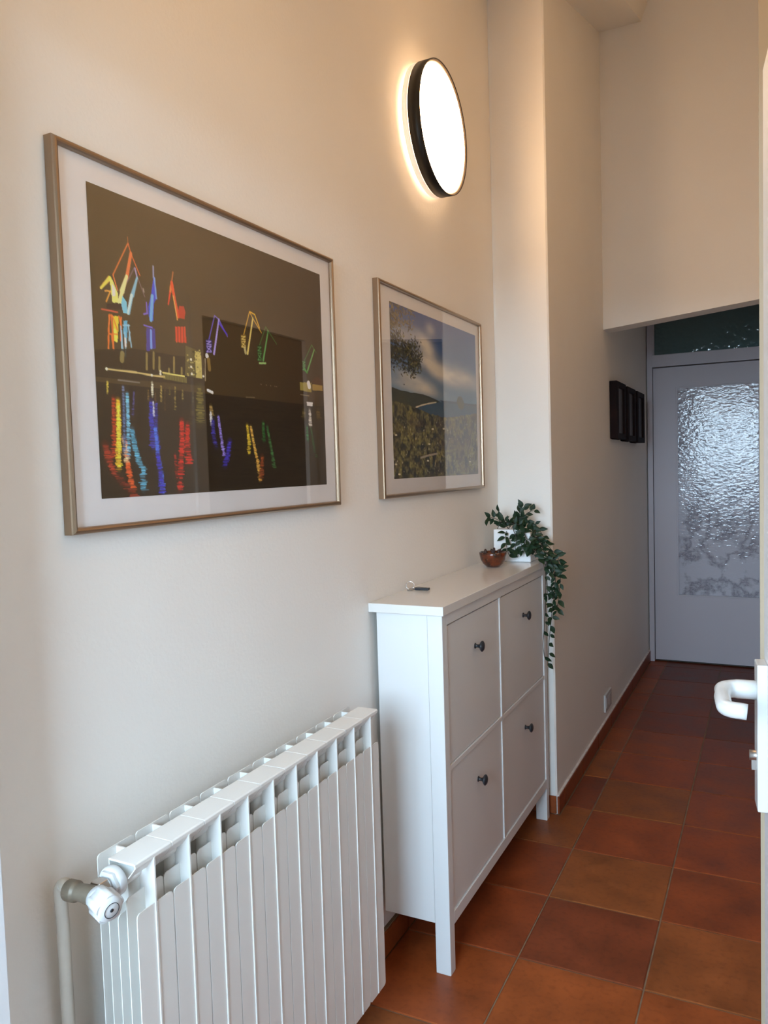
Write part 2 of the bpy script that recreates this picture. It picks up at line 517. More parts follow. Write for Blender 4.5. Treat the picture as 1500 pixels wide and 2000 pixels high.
for a in ((gx0, gx0 + 0.010, gz0, gz1), (gx1 - 0.010, gx1, gz0, gz1), (gx0 + 0.010, gx1 - 0.010, gz0, gz0 + 0.010), (gx0 + 0.010, gx1 - 0.010, gz1 - 0.010, gz1)):
    bd.box(a[0], a[1], YE + 0.000, YE + 0.016, a[2], a[3])
bd.build('glazing_bead', m_doorpaint, lf, 0.002)
tag(MB().box(gx0 + 0.009, gx1 - 0.009, YE + 0.012, YE + 0.018, gz0 + 0.009, gz1 - 0.009).build('glass_pane', m_marble, lf), 'hammered glass pane with grey marbled film')
tag(MB().box(0.272, 1.068, YE + 0.02, YE + 0.026, 2.074, 2.378).build('transom_glass', m_transom, d1), 'dark hammered glass above the door')

# ------------------------------------------------------------------ entrance door leaf (door_2), standing open at the right edge
ax_a = Vector((0.108, -0.9942, 0)).normalized()
ax_b = Vector((-0.9942, -0.108, 0)).normalized()
D2 = Matrix((ax_a, ax_b, Vector((0, 0, 1)))).transposed().to_4x4()
D2.translation = Vector((0.9772, 1.37, 0))
d2 = MB().box(0, 0.79, -0.04, 0, 0.008, 2.012, M=D2).build('door_2', m_doorwhite, None, 0.0015)
tag(d2, 'white entrance door standing open at the right edge of the picture', 'door', kind='structure')
MB().box(0.014, 0.062, 0.0, 0.0165, 0.786, 1.034, M=D2).build('handle_plate', m_plastic, d2, 0.002, 3)
lp = [(0.037, 0.012, 0.986), (0.037, 0.035, 0.986)]
for i in range(7):
    t_ = i / 6 * PI / 2
    lp.append((0.037 + 0.022 * (1 - math.cos(t_)), 0.046 + 0.022 * math.sin(t_) * 1.0, 0.986))
lp += [(0.085, 0.071, 0.984), (0.118, 0.070, 0.980)]
for i in range(1, 7):
    t_ = i / 6 * PI / 2
    lp.append((0.118 + 0.021 * math.sin(t_), 0.070 - 0.022 * (1 - math.cos(t_)), 0.979))
lp += [(0.140, 0.038, 0.978)]
lv = MB().tube(lp, [0.0160] * 3 + [0.015] * 5 + [0.0128] * 9 + [0.0125], 20, M=D2).build('lever_handle', m_plastic, d2)
tag(lv, 'white plastic lever handle')
tag(MB().lathe([(0.0, 0.0265), (0.0085, 0.0265), (0.0085, 0.010)], (0.037, 0.0, 0.874), 'y', 24, M=D2).box(0.033, 0.041, 0.010, 0.0235, 0.850, 0.868, M=D2).build('lock_cylinder', m_steel, d2), 'steel lock cylinder')
md = MB()
for a in ((0.10, 0.115, 0.20, 0.62), (0.675, 0.69, 0.20, 0.62), (0.115, 0.675, 0.605, 0.62), (0.115, 0.675, 0.20, 0.215)):
    md.box(a[0], a[1], 0, 0.006, a[2], a[3], M=D2)
md.build('panel_moulding', m_doorwhite, d2, 0.002)

# ------------------------------------------------------------------ the room the picture is taken from, with its window
WX0, WX1, WZ0, WZ1, WY = -0.25, 1.05, 0.95, 2.25, -1.0
br = MB().box(-1.5, WX0, WY - 0.15, WY, 0, 2.9).box(WX1, 2.7, WY - 0.15, WY, 0, 2.9).box(WX0, WX1, WY - 0.15, WY, 0, WZ0).box(WX0, WX1, WY - 0.15, WY, WZ1, 2.9)
br.box(-1.6, -1.5, WY - 0.15, 0.57, 0, 2.9).box(2.7, 2.8, WY - 0.15, 0.57, 0, 2.9).box(1.6, 2.8, 0.45, 0.57, 0, 2.9)
struct(br, 'wall_back', m_wall)
struct(MB().box(-1.6, 2.8, WY - 0.15, 0.45, 2.8, 2.9), 'ceiling_back', m_ceiling)
struct(MB().box(-1.6, 2.8, WY - 0.15, 0.45, -0.06, -0.0), 'floor_back', mat('back_floor', srgb(140, 80, 50), 0.5))
wf = MB()
for a_ in ((WX0, WX0 + 0.05, WZ0, WZ1), (WX1 - 0.05, WX1, WZ0, WZ1), (WX0 + 0.05, WX1 - 0.05, WZ0, WZ0 + 0.05), (WX0 + 0.05, WX1 - 0.05, WZ1 - 0.05, WZ1), ((WX0 + WX1) / 2 - 0.03, (WX0 + WX1) / 2 + 0.03, WZ0 + 0.05, WZ1 - 0.05)):
    wf.box(a_[0], a_[1], WY - 0.1, WY - 0.04, a_[2], a_[3])
struct(wf, 'window_1', m_doorwhite)
struct(MB().box(-30, 30, -60, WY - 0.2, -0.3, -0.2), 'ground', m_terrace)
pl_ = bpy.data.lights.new('window_portal', 'AREA')      # sampling portal of the window, gives off no light itself
pl_.shape = 'RECTANGLE'; pl_.size = WX1 - WX0; pl_.size_y = WZ1 - WZ0
pl_.cycles.is_portal = True
po = bpy.data.objects.new('window_portal', pl_)
po.location = ((WX0 + WX1) / 2, WY - 0.12, (WZ0 + WZ1) / 2)
po.rotation_euler = (PI / 2, 0, 0)                      # faces +y, into the room
COL.objects.link(po)

# ------------------------------------------------------------------ radiator
RY0, RZT = 0.7376, 0.800
rad = thing('radiator', (0.0, RY0, 0.115), 'white aluminium sectional radiator on the left wall beside the shoe cabinet', 'radiator')


def plate(mb, x, t, y0, y1, z0, z1, r=0.006):
    pts = []
    for cy, cz, a0 in ((y1 - r, z1 - r, 0), (y0 + r, z1 - r, 90), (y0 + r, z0 + r, 180), (y1 - r, z0 + r, 270)):
        for i in range(4):
            a = math.radians(a0 + i * 30)
            pts.append((cy + r * math.cos(a), cz + r * math.sin(a)))
    mb.prism(pts, 0, x - t / 2, x + t / 2)


sec = MB()
yc = RY0 + 0.04
zb = 0.116
for x_, zt, t_ in ((0.1395, 0.722, 0.0018), (0.120, 0.743, 0.0016), (0.101, 0.712, 0.0016), (0.082, 0.712, 0.0016), (0.064, 0.7995, 0.0018)):
    plate(sec, x_, t_, RY0 + 0.0010, RY0 + 0.0790, zb + (0.0 if x_ > .13 else 0.004), zt, 0.007)
sec.prism([(0.064, zb + 0.006), (0.1425, zb + 0.002), (0.1425, 0.7935), (0.088, 0.797), (0.0645, 0.797)], 1, yc - 0.0014, yc + 0.0014)
sec.tube([(0.101, yc, 0.14), (0.101, yc, 0.765)], 0.0105, 14, sq=1.2)
for z_ in (0.770, 0.155):
    sec.tube([(0.100, RY0 + 0.0005, z_), (0.100, RY0 + 0.0795, z_)], 0.0165, 20)
sec_me = sec.mesh('radiator_section', m_rad, rad.location)
cap = MB()
cap.prism([(0.0875, 0.8000), (0.1385, 0.8000), (0.1412, 0.7985), (0.1416, 0.7925), (0.1396, 0.7918), (0.1390, 0.7968), (0.0875, 0.7968)], 1, RY0 + 0.0004, RY0 + 0.0796)
cap.prism([(0.1396, 0.7925), (0.1402, 0.7912), (0.1262, 0.7745), (0.1248, 0.7755)], 1, RY0 + 0.0006, RY0 + 0.0794)
cap.prism([(0.0875, 0.8), (0.089, 0.8), (0.089, 0.782), (0.0875, 0.782)], 1, RY0 + 0.0006, RY0 + 0.0794)
cap_me = cap.mesh('top_cap', m_rad, rad.location)
for i in range(10):
    s_ = bpy.data.objects.new('radiator_section', sec_me); COL.objects.link(s_); s_.parent = rad; s_.location = (0, i * 0.08, 0)
    c_ = bpy.data.objects.new('top_cap', cap_me); COL.objects.link(c_); c_.parent = s_
    bv = c_.modifiers.new('bevel', 'BEVEL'); bv.width = 0.0006; bv.segments = 1; bv.limit_method = 'ANGLE'
# brackets to the wall
for yb in (RY0 + 0.2, RY0 + 0.6):
    MB().box(0.0006, 0.066, yb - 0.012, yb + 0.012, 0.70, 0.712).build('wall_bracket', m_rad, rad)
# valve, plug and supply pipe
VZ = 0.770
hexp = [(0.102 + 0.021 * math.cos(math.radians(a)), VZ + 0.021 * math.sin(math.radians(a))) for a in range(0, 360, 60)]
MB().lathe([(0.0, -0.012), (0.0225, -0.012), (0.0235, -0.009), (0.0235, 0.0), (0.0, 0.0)], (0.102, RY0, VZ), 'y', 32) \
    .prism(hexp, 1, RY0 - 0.018, RY0 - 0.012).build('end_plug', m_plastic, rad, 0.001)
hexn = [(0.102 + 0.0165 * math.cos(math.radians(a)), VZ + 0.0165 * math.sin(math.radians(a))) for a in range(0, 360, 60)]
MB().tube([(0.102, RY0 - 0.017, VZ), (0.102, RY0 - 0.046, VZ)], 0.0115, 20).prism(hexn, 1, RY0 - 0.040, RY0 - 0.023).build('union_nut', m_chrome, rad, 0.001)
VY = RY0 - 0.048
MB().tube([(0.118, VY, VZ), (0.100, VY, VZ), (0.085, VY, VZ), (0.076, VY, VZ - 0.001), (0.072, VY, VZ - 0.001), (0.056, VY, VZ - 0.002)],
          [0.0125, 0.014, 0.0125, 0.0125, 0.0155, 0.0155], 22).build('valve_body', m_valve, rad, 0.001)
kn = MB()
prof = []
for i in range(60):
    a = 2 * PI * i / 60
    r_ = 0.0200 + 0.0016 * math.tanh(3 * math.sin(5 * a))
    prof.append((r_ * math.cos(a), r_ * math.sin(a)))
KM = Matrix.Translation((0.115, VY, VZ)) @ Matrix.Rotation(math.radians(-14), 4, 'Z') @ Matrix.Rotation(math.radians(10), 4, 'Y')
kn.lathe([(0.0, -0.004), (0.0165, -0.004), (0.018, 0.006)], (0, 0, 0), 'x', 40, M=KM)
kn.prism(prof, 0, 0.005, 0.034, M=KM, smooth=True)
kn.lathe([(0.019, 0.034), (0.0165, 0.0375), (0.0, 0.038)], (0, 0, 0), 'x', 40, M=KM)
kb = kn.build('valve_knob', m_plastic, rad)
MB().lathe([(0.0, 0.0386), (0.0028, 0.0386), (0.0028, 0.036)], (0, 0, 0), 'x', 16, M=KM).lathe([(0.0108, 0.0380), (0.0108, 0.0386), (0.0116, 0.0386), (0.0116, 0.0380)], (0, 0, 0), 'x', 32, M=KM) \
    .build('screw_hole', m_knob, kb)
pp = [(0.062, VY + 0.000, VZ - 0.002), (0.050, VY + 0.002, VZ - 0.002)]
for i in range(1, 7):
    a = i / 6 * PI / 2
    pp.append((0.040 - 0.014 * math.sin(a), VY + 0.010, VZ - 0.002 - 0.014 * (1 - math.cos(a))))
pp += [(0.0255, VY + 0.012, 0.70), (0.0235, VY + 0.014, 0.55), (0.024, VY + 0.014, 0.30), (0.025, VY + 0.016, 0.0)]
MB().tube(pp, 0.0098, 16).build('supply_pipe', m_pipe, rad)

# ------------------------------------------------------------------ shoe cabinet
CY0, CY1 = 1.770, 2.842
cabi = thing('shoe_cabinet', (0.0, CY0, 0), 'white shoe cabinet with four tip-out doors and black knobs', 'cabinet')
BY0, BY1 = CY0 + 0.015, CY1 - 0.015
XF, XB = 0.2115, 0.018
MB().box(0.001, 0.221, CY0, CY1, 0.9855, 1.010).build('top', m_cab_top, cabi, 0.0015)
for a, b in ((BY0, BY0 + 0.016), (BY1 - 0.016, BY1)):
    MB().box(XB, 0.168, a, b, 0.139, 0.9852).build('side_panel', m_white, cabi, 0.001)
for a, b in ((BY0 - 0.0008, BY0 + 0.034), (BY1 - 0.034, BY1 + 0.0008)):
    MB().box(0.1685, XF, a, b, 0.0, 0.9853).build('leg', m_white, cabi, 0.0015)
YM = 2.279
ya, yb = BY0 + 0.0345, BY1 - 0.0345
MB().box(0.176, XF, ya, yb, 0.9535, 0.9850).build('top_rail', m_white, cabi, 0.001)
MB().box(0.176, XF, ya, yb, 0.128, 0.163).build('bottom_rail', m_white, cabi, 0.001)
MB().box(0.176, XF - 0.001, YM - 0.008, YM + 0.008, 0.1632, 0.9533).build('centre_stile', m_white, cabi, 0.001)
for a, b in ((ya, YM - 0.0083), (YM + 0.0083, yb)):
    MB().box(0.176, XF - 0.001, a, b, 0.5535, 0.5680).build('middle_rail', m_white, cabi, 0.001)
MB().box(XB + 0.002, 0.024, BY0 + 0.017, BY1 - 0.017, 0.14, 0.98).build('back_panel', m_white, cabi)
MB().box(0.026, 0.168, BY0 + 0.0165, BY1 - 0.0165, 0.14, 0.152).build('bottom_panel', m_white, cabi)
for a, b in ((ya, YM - 0.008), (YM + 0.008, yb)):
    for z0, z1 in ((0.1635, 0.5532), (0.5683, 0.9532)):
        g0 = 0.0022
        d = MB().box(0.186, XF - 0.0045, a + g0, b - g0, z0 + g0, z1 - g0 - (0.002 if z1 > .9 else 0)).build('door', m_white, cabi, 0.001)
        kz = z1 - 0.106
        kyc = (a + b) / 2
        MB().lathe([(0.0, 0.2065), (0.0085, 0.2068), (0.0085, 0.2085), (0.0052, 0.2095), (0.0048, 0.216), (0.0062, 0.2215), (0.0135, 0.2255),
                    (0.0160, 0.2285), (0.0158, 0.2305), (0.0120, 0.2335), (0.0055, 0.2355), (0.0, 0.2358)], (0, kyc, kz), 'x', 28).build('knob', m_knob, d)
# dark sheet behind the doors, painted in for shade in the gaps
MB().box(0.170, 0.1755, ya - 0.0, yb + 0.0, 0.166, 0.95).build('gap_shade', m_dark, cabi)

# ------------------------------------------------------------------ pictures
W1, H1 = 520, 384


def new_canvas(w_, h_, col):
    a = np.zeros((h_, w_, 3)); a[:] = np.array(col[:3]); return a


def lin(c):
    c = np.asarray(c, float) / 255
    return np.where(c <= 0.04045, c / 12.92, ((c + 0.055) / 1.055) ** 2.4)


def homog(src, w_, h_):
    """photo corner points TL TR BR BL -> canvas pixels"""
    dst = [(0, 0), (w_, 0), (w_, h_), (0, h_)]
    A = []; b = []
    for (x_, y_), (u, v) in zip(src, dst):
        A.append([x_, y_, 1, 0, 0, 0, -u * x_, -u * y_]); b.append(u)
        A.append([0, 0, 0, x_, y_, 1, -v * x_, -v * y_]); b.append(v)
    h = np.append(np.linalg.solve(np.array(A), np.array(b)), 1).reshape(3, 3)
    def f(p):
        q = h @ np.array([p[0], p[1], 1.0]); return q[:2] / q[2]
    return f


def vnoise(h_, w_, sy, sx_, seed, octs=4):
    r_ = np.random.default_rng(seed)
    out = np.zeros((h_, w_)); amp = 1.0; tot = 0
    for o_ in range(octs):
        gy, gx = max(2, int(h_ / sy)) + 2, max(2, int(w_ / sx_)) + 2
        g = r_.random((gy, gx))
        yy = np.linspace(0, gy - 1.001, h_); xx = np.linspace(0, gx - 1.001, w_)
        y0 = yy.astype(int); x0 = xx.astype(int)
        fy = (yy - y0)[:, None]; fx = (xx - x0)[None, :]
        fy = fy * fy * (3 - 2 * fy); fx = fx * fx * (3 - 2 * fx)
        a = g[y0][:, x0]; b = g[y0][:, x0 + 1]; c = g[y0 + 1][:, x0]; d = g[y0 + 1][:, x0 + 1]
        out += amp * ((a * (1 - fx) + b * fx) * (1 - fy) + (c * (1 - fx) + d * fx) * fy)
        tot += amp; amp *= 0.55; sy = max(1.0, sy / 2); sx_ = max(1.0, sx_ / 2)
    return out / tot


def seg(a, p, q, r, col, k=1.0, r1=None, soft=0.7):
    """soft stroke from p to q (canvas pixels), radius r to r1"""
    p = np.array(p, float); q = np.array(q, float)
    r1 = r if r1 is None else r1
    R_ = max(r, r1) + 2
    x0, x1 = int(max(0, min(p[0], q[0]) - R_)), int(min(a.shape[1], max(p[0], q[0]) + R_ + 1))
    y0, y1 = int(max(0, min(p[1], q[1]) - R_)), int(min(a.shape[0], max(p[1], q[1]) + R_ + 1))
    if x1 <= x0 or y1 <= y0: return
    X, Y = np.meshgrid(np.arange(x0, x1) + 0.5, np.arange(y0, y1) + 0.5)
    d = q - p; L2 = d @ d + 1e-9
    t_ = np.clip(((X - p[0]) * d[0] + (Y - p[1]) * d[1]) / L2, 0, 1)
    D = np.hypot(X - p[0] - t_ * d[0], Y - p[1] - t_ * d[1])
    al = np.clip((r + (r1 - r) * t_ - D) / soft + 0.5, 0, 1) * k
    c = lin(col)
    a[y0:y1, x0:x1] = a[y0:y1, x0:x1] * (1 - al[..., None]) + c * al[..., None]


def poly(a, pts, col, k=1.0):
    pts = np.array(pts, float)
    x0, y0 = np.floor(pts.min(0)).astype(int); x1, y1 = np.ceil(pts.max(0)).astype(int)
    x0 = max(x0, 0); y0 = max(y0, 0); x1 = min(x1, a.shape[1]); y1 = min(y1, a.shape[0])
    if x1 <= x0 or y1 <= y0: return
    X, Y = np.meshgrid(np.arange(x0, x1) + 0.5, np.arange(y0, y1) + 0.5)
    ins = np.zeros(X.shape, bool)
    n_ = len(pts)
    for i in range(n_):
        xa, ya_ = pts[i]; xb, yb_ = pts[(i + 1) % n_]
        c = ((ya_ > Y) != (yb_ > Y)) & (X < (xb - xa) * (Y - ya_) / (yb_ - ya_ + 1e-12) + xa)
        ins ^= c
    a[y0:y1, x0:x1][ins] = a[y0:y1, x0:x1][ins] * (1 - k) + lin(col) * k


def night_harbour():
    P = homog([(170, 352), (627, 535), (641, 948), (203, 972)], W1, H1)
    a = new_canvas(W1, H1, lin((78, 64, 40)))
    yy = np.linspace(0, 1, H1)[:, None, None]; xx = np.linspace(0, 1, W1)[None, :, None]
    sky = lin((84, 68, 40)) * (1 - xx) + lin((66, 50, 34)) * xx
    a[:] = sky
    # water
    shore = lambda xpx: 735 + (xpx - 190) * 0.115
    wl = [P((x_, shore(x_) + 8)) for x_ in range(185, 650, 20)]
    sh = np.interp(np.arange(W1), [p[0] for p in wl], [p[1] for p in wl])
    Y = np.arange(H1)[:, None]
    wmask = (Y > sh[None, :])
    dark = lin((44, 36, 24))
    a[wmask] = dark * 0.9
    n_ = vnoise(H1, W1, 2.5, 30, 3, 2)
    a[wmask] *= (0.75 + 0.5 * n_[wmask])[:, None]
    def Z2(x_, y_): return P((180 + x_ / 6.25, 440 + y_ / 6.25))      # upper left close-up
    def Z3(x_, y_): return P((380 + x_ / 5.357, 560 + y_ / 5.357))    # right cranes
    def Z4(x_, y_): return P((180 + x_ / 6.25, 700 + y_ / 6.25))      # lower left
    def Z5(x_, y_): return P((400 + x_ / 5.77, 740 + y_ / 5.77))      # lower right
    def ln(Z, pts, r, col, k=1.0, r1=None):
        for p, q in zip(pts[:-1], pts[1:]): seg(a, Z(*p), Z(*q), r, col, k, r1)
    OR, YE_, RD = (232, 110, 40), (255, 214, 70), (214, 60, 34)
    BL, LB, VI = (52, 66, 190), (110, 180, 225), (110, 96, 205)
    # yellow-orange crane
    ln(Z2, [(130, 760), (235, 640)], 1.6, (255, 190, 80), 1, 2.6)
    ln(Z2, [(235, 640), (255, 680)], 2.2, YE_)
    poly(a, [Z2(*p) for p in ((235, 650), (270, 660), (330, 820), (350, 940), (270, 940), (250, 800))], (255, 214, 110))
    poly(a, [Z2(*p) for p in ((260, 700), (300, 770), (310, 860), (270, 860))], (255, 246, 190))
    ln(Z2, [(455, 215), (275, 600), (330, 790)], 0.8, (205, 110, 50), 0.9)
    ln(Z2, [(455, 215), (490, 340), (600, 610)], 0.8, (200, 95, 50), 0.9)
    ln(Z2, [(450, 140), (455, 215)], 0.6, (160, 90, 50), 0.8)
    ln(Z2, [(490, 340), (440, 640), (375, 830)], 2.2, (220, 110, 60), 1, 2.6)
    ln(Z2, [(440, 620), (385, 800), (360, 930)], 2.2, (255, 215, 140), 1, 3.6)
    ln(Z2, [(180, 795), (245, 800), (195, 925)], 0.9, (220, 150, 60), 0.9)
    poly(a, [Z2(*p) for p in ((200, 950), (380, 950), (380, 1030), (200, 1010))], (52, 34, 30))
    ln(Z2, [(140, 1020), (330, 1055)], 0.9, (190, 80, 60), 0.9)
    poly(a, [Z2(*p) for p in ((270, 1100), (345, 1110), (335, 1410), (290, 1410))], (250, 180, 50))
    ln(Z2, [(300, 1280), (318, 1400)], 2.2, (255, 230, 90))
    for p, q in (((230, 1090), (225, 1500)), ((260, 1090), (285, 1500)), ((230, 1320), (330, 1325)), ((240, 1090), (220, 1290)), ((350, 1110), (380, 1250)), ((375, 1120), (370, 1400)), ((270, 1100), (330, 1270)), ((260, 1330), (285, 1520)), ((222, 1340), (222, 1500))):
        seg(a, Z2(*p), Z2(*q), 1.0, OR, 0.85)
    # light blue crane
    ln(Z2, [(445, 690), (530, 520), (660, 870)], 0.7, (130, 110, 130), 0.8)
    ln(Z2, [(540, 520), (565, 630)], 1.2, (150, 140, 180), 0.9)
    ln(Z2, [(565, 640), (510, 850), (462, 1060)], 1.6, (120, 170, 190), 1, 3.0)
    ln(Z2, [(500, 850), (455, 1070)], 2.2, (180, 225, 235), 1, 1.5)
    poly(a, [Z2(*p) for p in ((390, 860), (440, 930), (448, 1070), (400, 1060), (375, 960))], LB)
    ln(Z2, [(640, 770), (650, 810)], 1.0, (170, 160, 160), 0.7)
    poly(a, [Z2(*p) for p in ((400, 1160), (450, 1160), (450, 1300), (440, 1470), (420, 1470), (405, 1300))], (90, 160, 190))
    for p, q in (((370, 1230), (400, 1550)), ((420, 1300), (430, 1460)), ((460, 1210), (500, 1480)), ((400, 1215), (475, 1218)), ((380, 1280), (385, 1640)), ((430, 1480), (428, 1600)), ((480, 1300), (470, 1400))):
        seg(a, Z2(*p), Z2(*q), 1.0, (140, 185, 205), 0.8)
    ln(Z2, [(425, 1380), (430, 1465)], 1.6, (235, 240, 235))
    # blue crane
    ln(Z2, [(760, 500), (765, 640)], 1.4, (130, 140, 180), 0.9)
    poly(a, [Z2(*p) for p in ((765, 620), (800, 880), (770, 960), (762, 1160), (715, 1140), (700, 1000), (735, 850))], BL)
    ln(Z2, [(775, 640), (800, 890)], 1.3, (110, 150, 210), 0.9)
    ln(Z2, [(750, 860), (735, 1150)], 2.6, (100, 160, 215), 0.95)
    ln(Z2, [(680, 940), (690, 1070), (650, 1080)], 1.2, (110, 90, 190), 0.9)
    ln(Z2, [(650, 1215), (750, 1245)], 0.9, VI, 0.9)
    poly(a, [Z2(*p) for p in ((680, 1250), (785, 1260), (795, 1500), (760, 1500), (735, 1500), (700, 1560), (680, 1560))], (58, 52, 150), 0.85)
    ln(Z2, [(735, 1280), (740, 1490)], 1.8, (110, 150, 210), 0.9)
    # red crane
    ln(Z2, [(1000, 570), (985, 690)], 1.2, (170, 100, 60), 0.8)
    ln(Z2, [(985, 690), (945, 960)], 2.0, RD, 0.95, 1.0)
    ln(Z2, [(975, 740), (970, 800)], 1.8, (240, 120, 60))
    ln(Z2, [(985, 700), (1020, 900), (1065, 1110)], 2.6, (216, 74, 36), 1, 2.6)
    ln(Z2, [(1005, 860), (1055, 1150)], 1.0, (255, 160, 80), 0.9)
    poly(a, [Z2(*p) for p in ((1075, 980), (1130, 985), (1155, 1060), (1140, 1140), (1080, 1130), (1060, 1060))], (178, 46, 30), 0.85)
    poly(a, [Z2(*p) for p in ((1025, 1230), (1150, 1240), (1170, 1430), (1100, 1430), (1030, 1410))], (168, 48, 30), 0.8)
    for x_ in (1040, 1075, 1110, 1145): seg(a, Z2(x_, 1240), Z2(x_ + 5, 1420), 1.0, (225, 70, 40), 0.8)
    # buildings and chimneys on the quay
    poly(a, [Z2(*p) for p in ((60, 1510), (520, 1500), (1150, 1600), (1380, 1880), (1400, 1960), (60, 1840))], (44, 35, 23), 0.85)
    poly(a, [Z2(*p) for p in ((1155, 1465), (1345, 1540), (1360, 1870), (1150, 1830))], (104, 94, 50), 0.9)
    poly(a, [Z2(*p) for p in ((1270, 1530), (1340, 1545), (1358, 1870), (1280, 1860))], (172, 160, 90), 0.95)
    r_ = np.random.default_rng(5)
    for i in range(60):
        x_ = r_.uniform(1175, 1340); y_ = r_.uniform(1520, 1830)
        seg(a, Z2(x_, y_), Z2(x_ + 8, y_), 0.9, (50, 44, 24) if i % 2 else (190, 180, 110), 0.6)
    for x_, y0, y1 in ((685, 1560, 1750), (768, 1550, 1740), (838, 1610, 1760), (1015, 1610, 1790), (955, 1750, 1800), (1108, 1740, 1810)):
        seg(a, Z2(x_, y0), Z2(x_, y1), 1.8, (150, 134, 78), 0.75)
    seg(a, Z2(390, 1560), Z2(385, 1640), 3.5, (150, 136, 80), 0.7)
    ln(Z2, [(200, 1745), (560, 1790), (740, 1825), (900, 1845)], 0.9, (190, 170, 110), 0.9, 1.4)
    for x_, y_ in ((200, 1745), (745, 1825), (850, 1780), (850, 1810), (1370, 1840), (1220, 1635), (1222, 1725), (1230, 1810)):
        seg(a, Z2(x_, y_), Z2(x_ + 3, y_), 1.7, (250, 240, 190))
    ln(Z2, [(880, 1795), (1140, 1840)], 1.0, (220, 206, 120), 0.9)
    for i in range(18): seg(a, Z2(890 + i * 16, 1805 + i * 3), Z2(893 + i * 16, 1865 + i * 3), 0.8, (150, 140, 74), 0.7)
    ln(Z2, [(340, 1880), (600, 1915)], 0.8, (150, 150, 150), 0.6)
    # right-hand cranes
    def crane(pts_boom, col, col2, body, box):
        ln(Z3, [body, pts_boom[0], pts_boom[1], pts_boom[2]], 0.9, col, 0.9)
        ln(Z3, [pts_boom[1], pts_boom[3]], 1.5, col2, 0.95, 1.9)
        x0, y0, x1, y1 = box
        poly(a, [Z3(x0, y0), Z3(x1, y0), Z3(x1, y1), Z3(x0, y1)], tuple(int(c * 0.6) for c in col), 0.85)
        # lit letters on the counterweight: a Z-like zigzag
        for (ax_, ay_), (bx_, by_) in zip([(0.1, 0.12), (0.8, 0.14), (0.15, 0.34), (0.15, 0.5), (0.85, 0.5), (0.15, 0.92), (0.2, 0.6)], [(0.8, 0.14), (0.15, 0.34), (0.85, 0.38), (0.85, 0.5), (0.15, 0.92), (0.9, 0.92), (0.85, 0.84)]):
            seg(a, Z3(x0 + ax_ * (x1 - x0), y0 + ay_ * (y1 - y0)), Z3(x0 + bx_ * (x1 - x0), y0 + by_ * (y1 - y0)), 0.6, col2, 0.9)
    crane([(220, 300), (265, 340), (355, 520), (215, 700)], (104, 90, 190), (160, 146, 220), (160, 560), (130, 550, 195, 690))
    ln(Z3, [(270, 380), (350, 500)], 1.5, (80, 60, 190), 0.9)
    crane([(585, 260), (620, 330), (710, 480), (565, 700)], (200, 160, 60), (222, 190, 110), (525, 500), (495, 500, 550, 640))
    ln(Z3, [(590, 260), (640, 290), (690, 430)], 1.1, (214, 170, 50), 0.9)
    ln(Z3, [(535, 640), (545, 690)], 2.6, (180, 170, 120), 0.8)
    crane([(755, 420), (780, 460), (870, 600), (730, 770)], (74, 120, 60), (92, 150, 84), (690, 610), (668, 610, 715, 780))
    ln(Z3, [(690, 800), (755, 800)], 1.5, (150, 190, 120), 0.8)
    crane([(1238, 610), (1265, 660), (1285, 690), (1195, 880)], (70, 130, 66), (96, 156, 90), (1160, 780), (1140, 775, 1175, 880))
    ln(Z3, [(1165, 870), (1190, 900)], 1.8, (60, 150, 50), 0.9)
    seg(a, Z3(140, 718), Z3(142, 722), 3.2, (250, 244, 220))
    seg(a, Z3(158, 760), Z3(168, 860), 3.4, (140, 116, 60), 0.9)
    seg(a, Z3(122, 750), Z3(125, 980), 0.8, (190, 180, 150), 0.7)
    ln(Z3, [(150, 1080), (200, 1105)], 2.0, (235, 230, 210))
    for x_ in (705, 760, 805, 850, 868): seg(a, Z3(x_, 1020 + (x_ - 700) * .15), Z3(x_ + 4, 1022 + (x_ - 700) * .15), 0.9, (140, 124, 96), 0.7)
    ln(Z3, [(550, 1155), (640, 1160)], 0.8, (130, 116, 84), 0.7)
    poly(a, [Z3(*p) for p in ((1115, 1000), (1235, 1010), (1235, 1110), (1118, 1085))], (150, 136, 66), 0.9)
    poly(a, [Z3(*p) for p in ((1245, 1020), (1350, 1040), (1352, 1095), (1245, 1085))], (150, 122, 56), 0.9)
    poly(a, [Z3(*p) for p in ((1235, 985), (1290, 945), (1350, 975), (1352, 1035), (1240, 1010))], (88, 54, 34), 0.9)
    seg(a, Z3(1205, 1015), Z3(1212, 1045), 5.0, (255, 246, 220))
    ln(Z3, [(1120, 1130), (1210, 1145)], 0.8, (150, 140, 110), 0.7)
    poly(a, [Z3(*p) for p in ((1185, 1208), (1250, 1212), (1245, 1258), (1190, 1248))], (225, 224, 216))
    # reflections: broken horizontal dashes, wider and looser lower down
    r_ = np.random.default_rng(11)
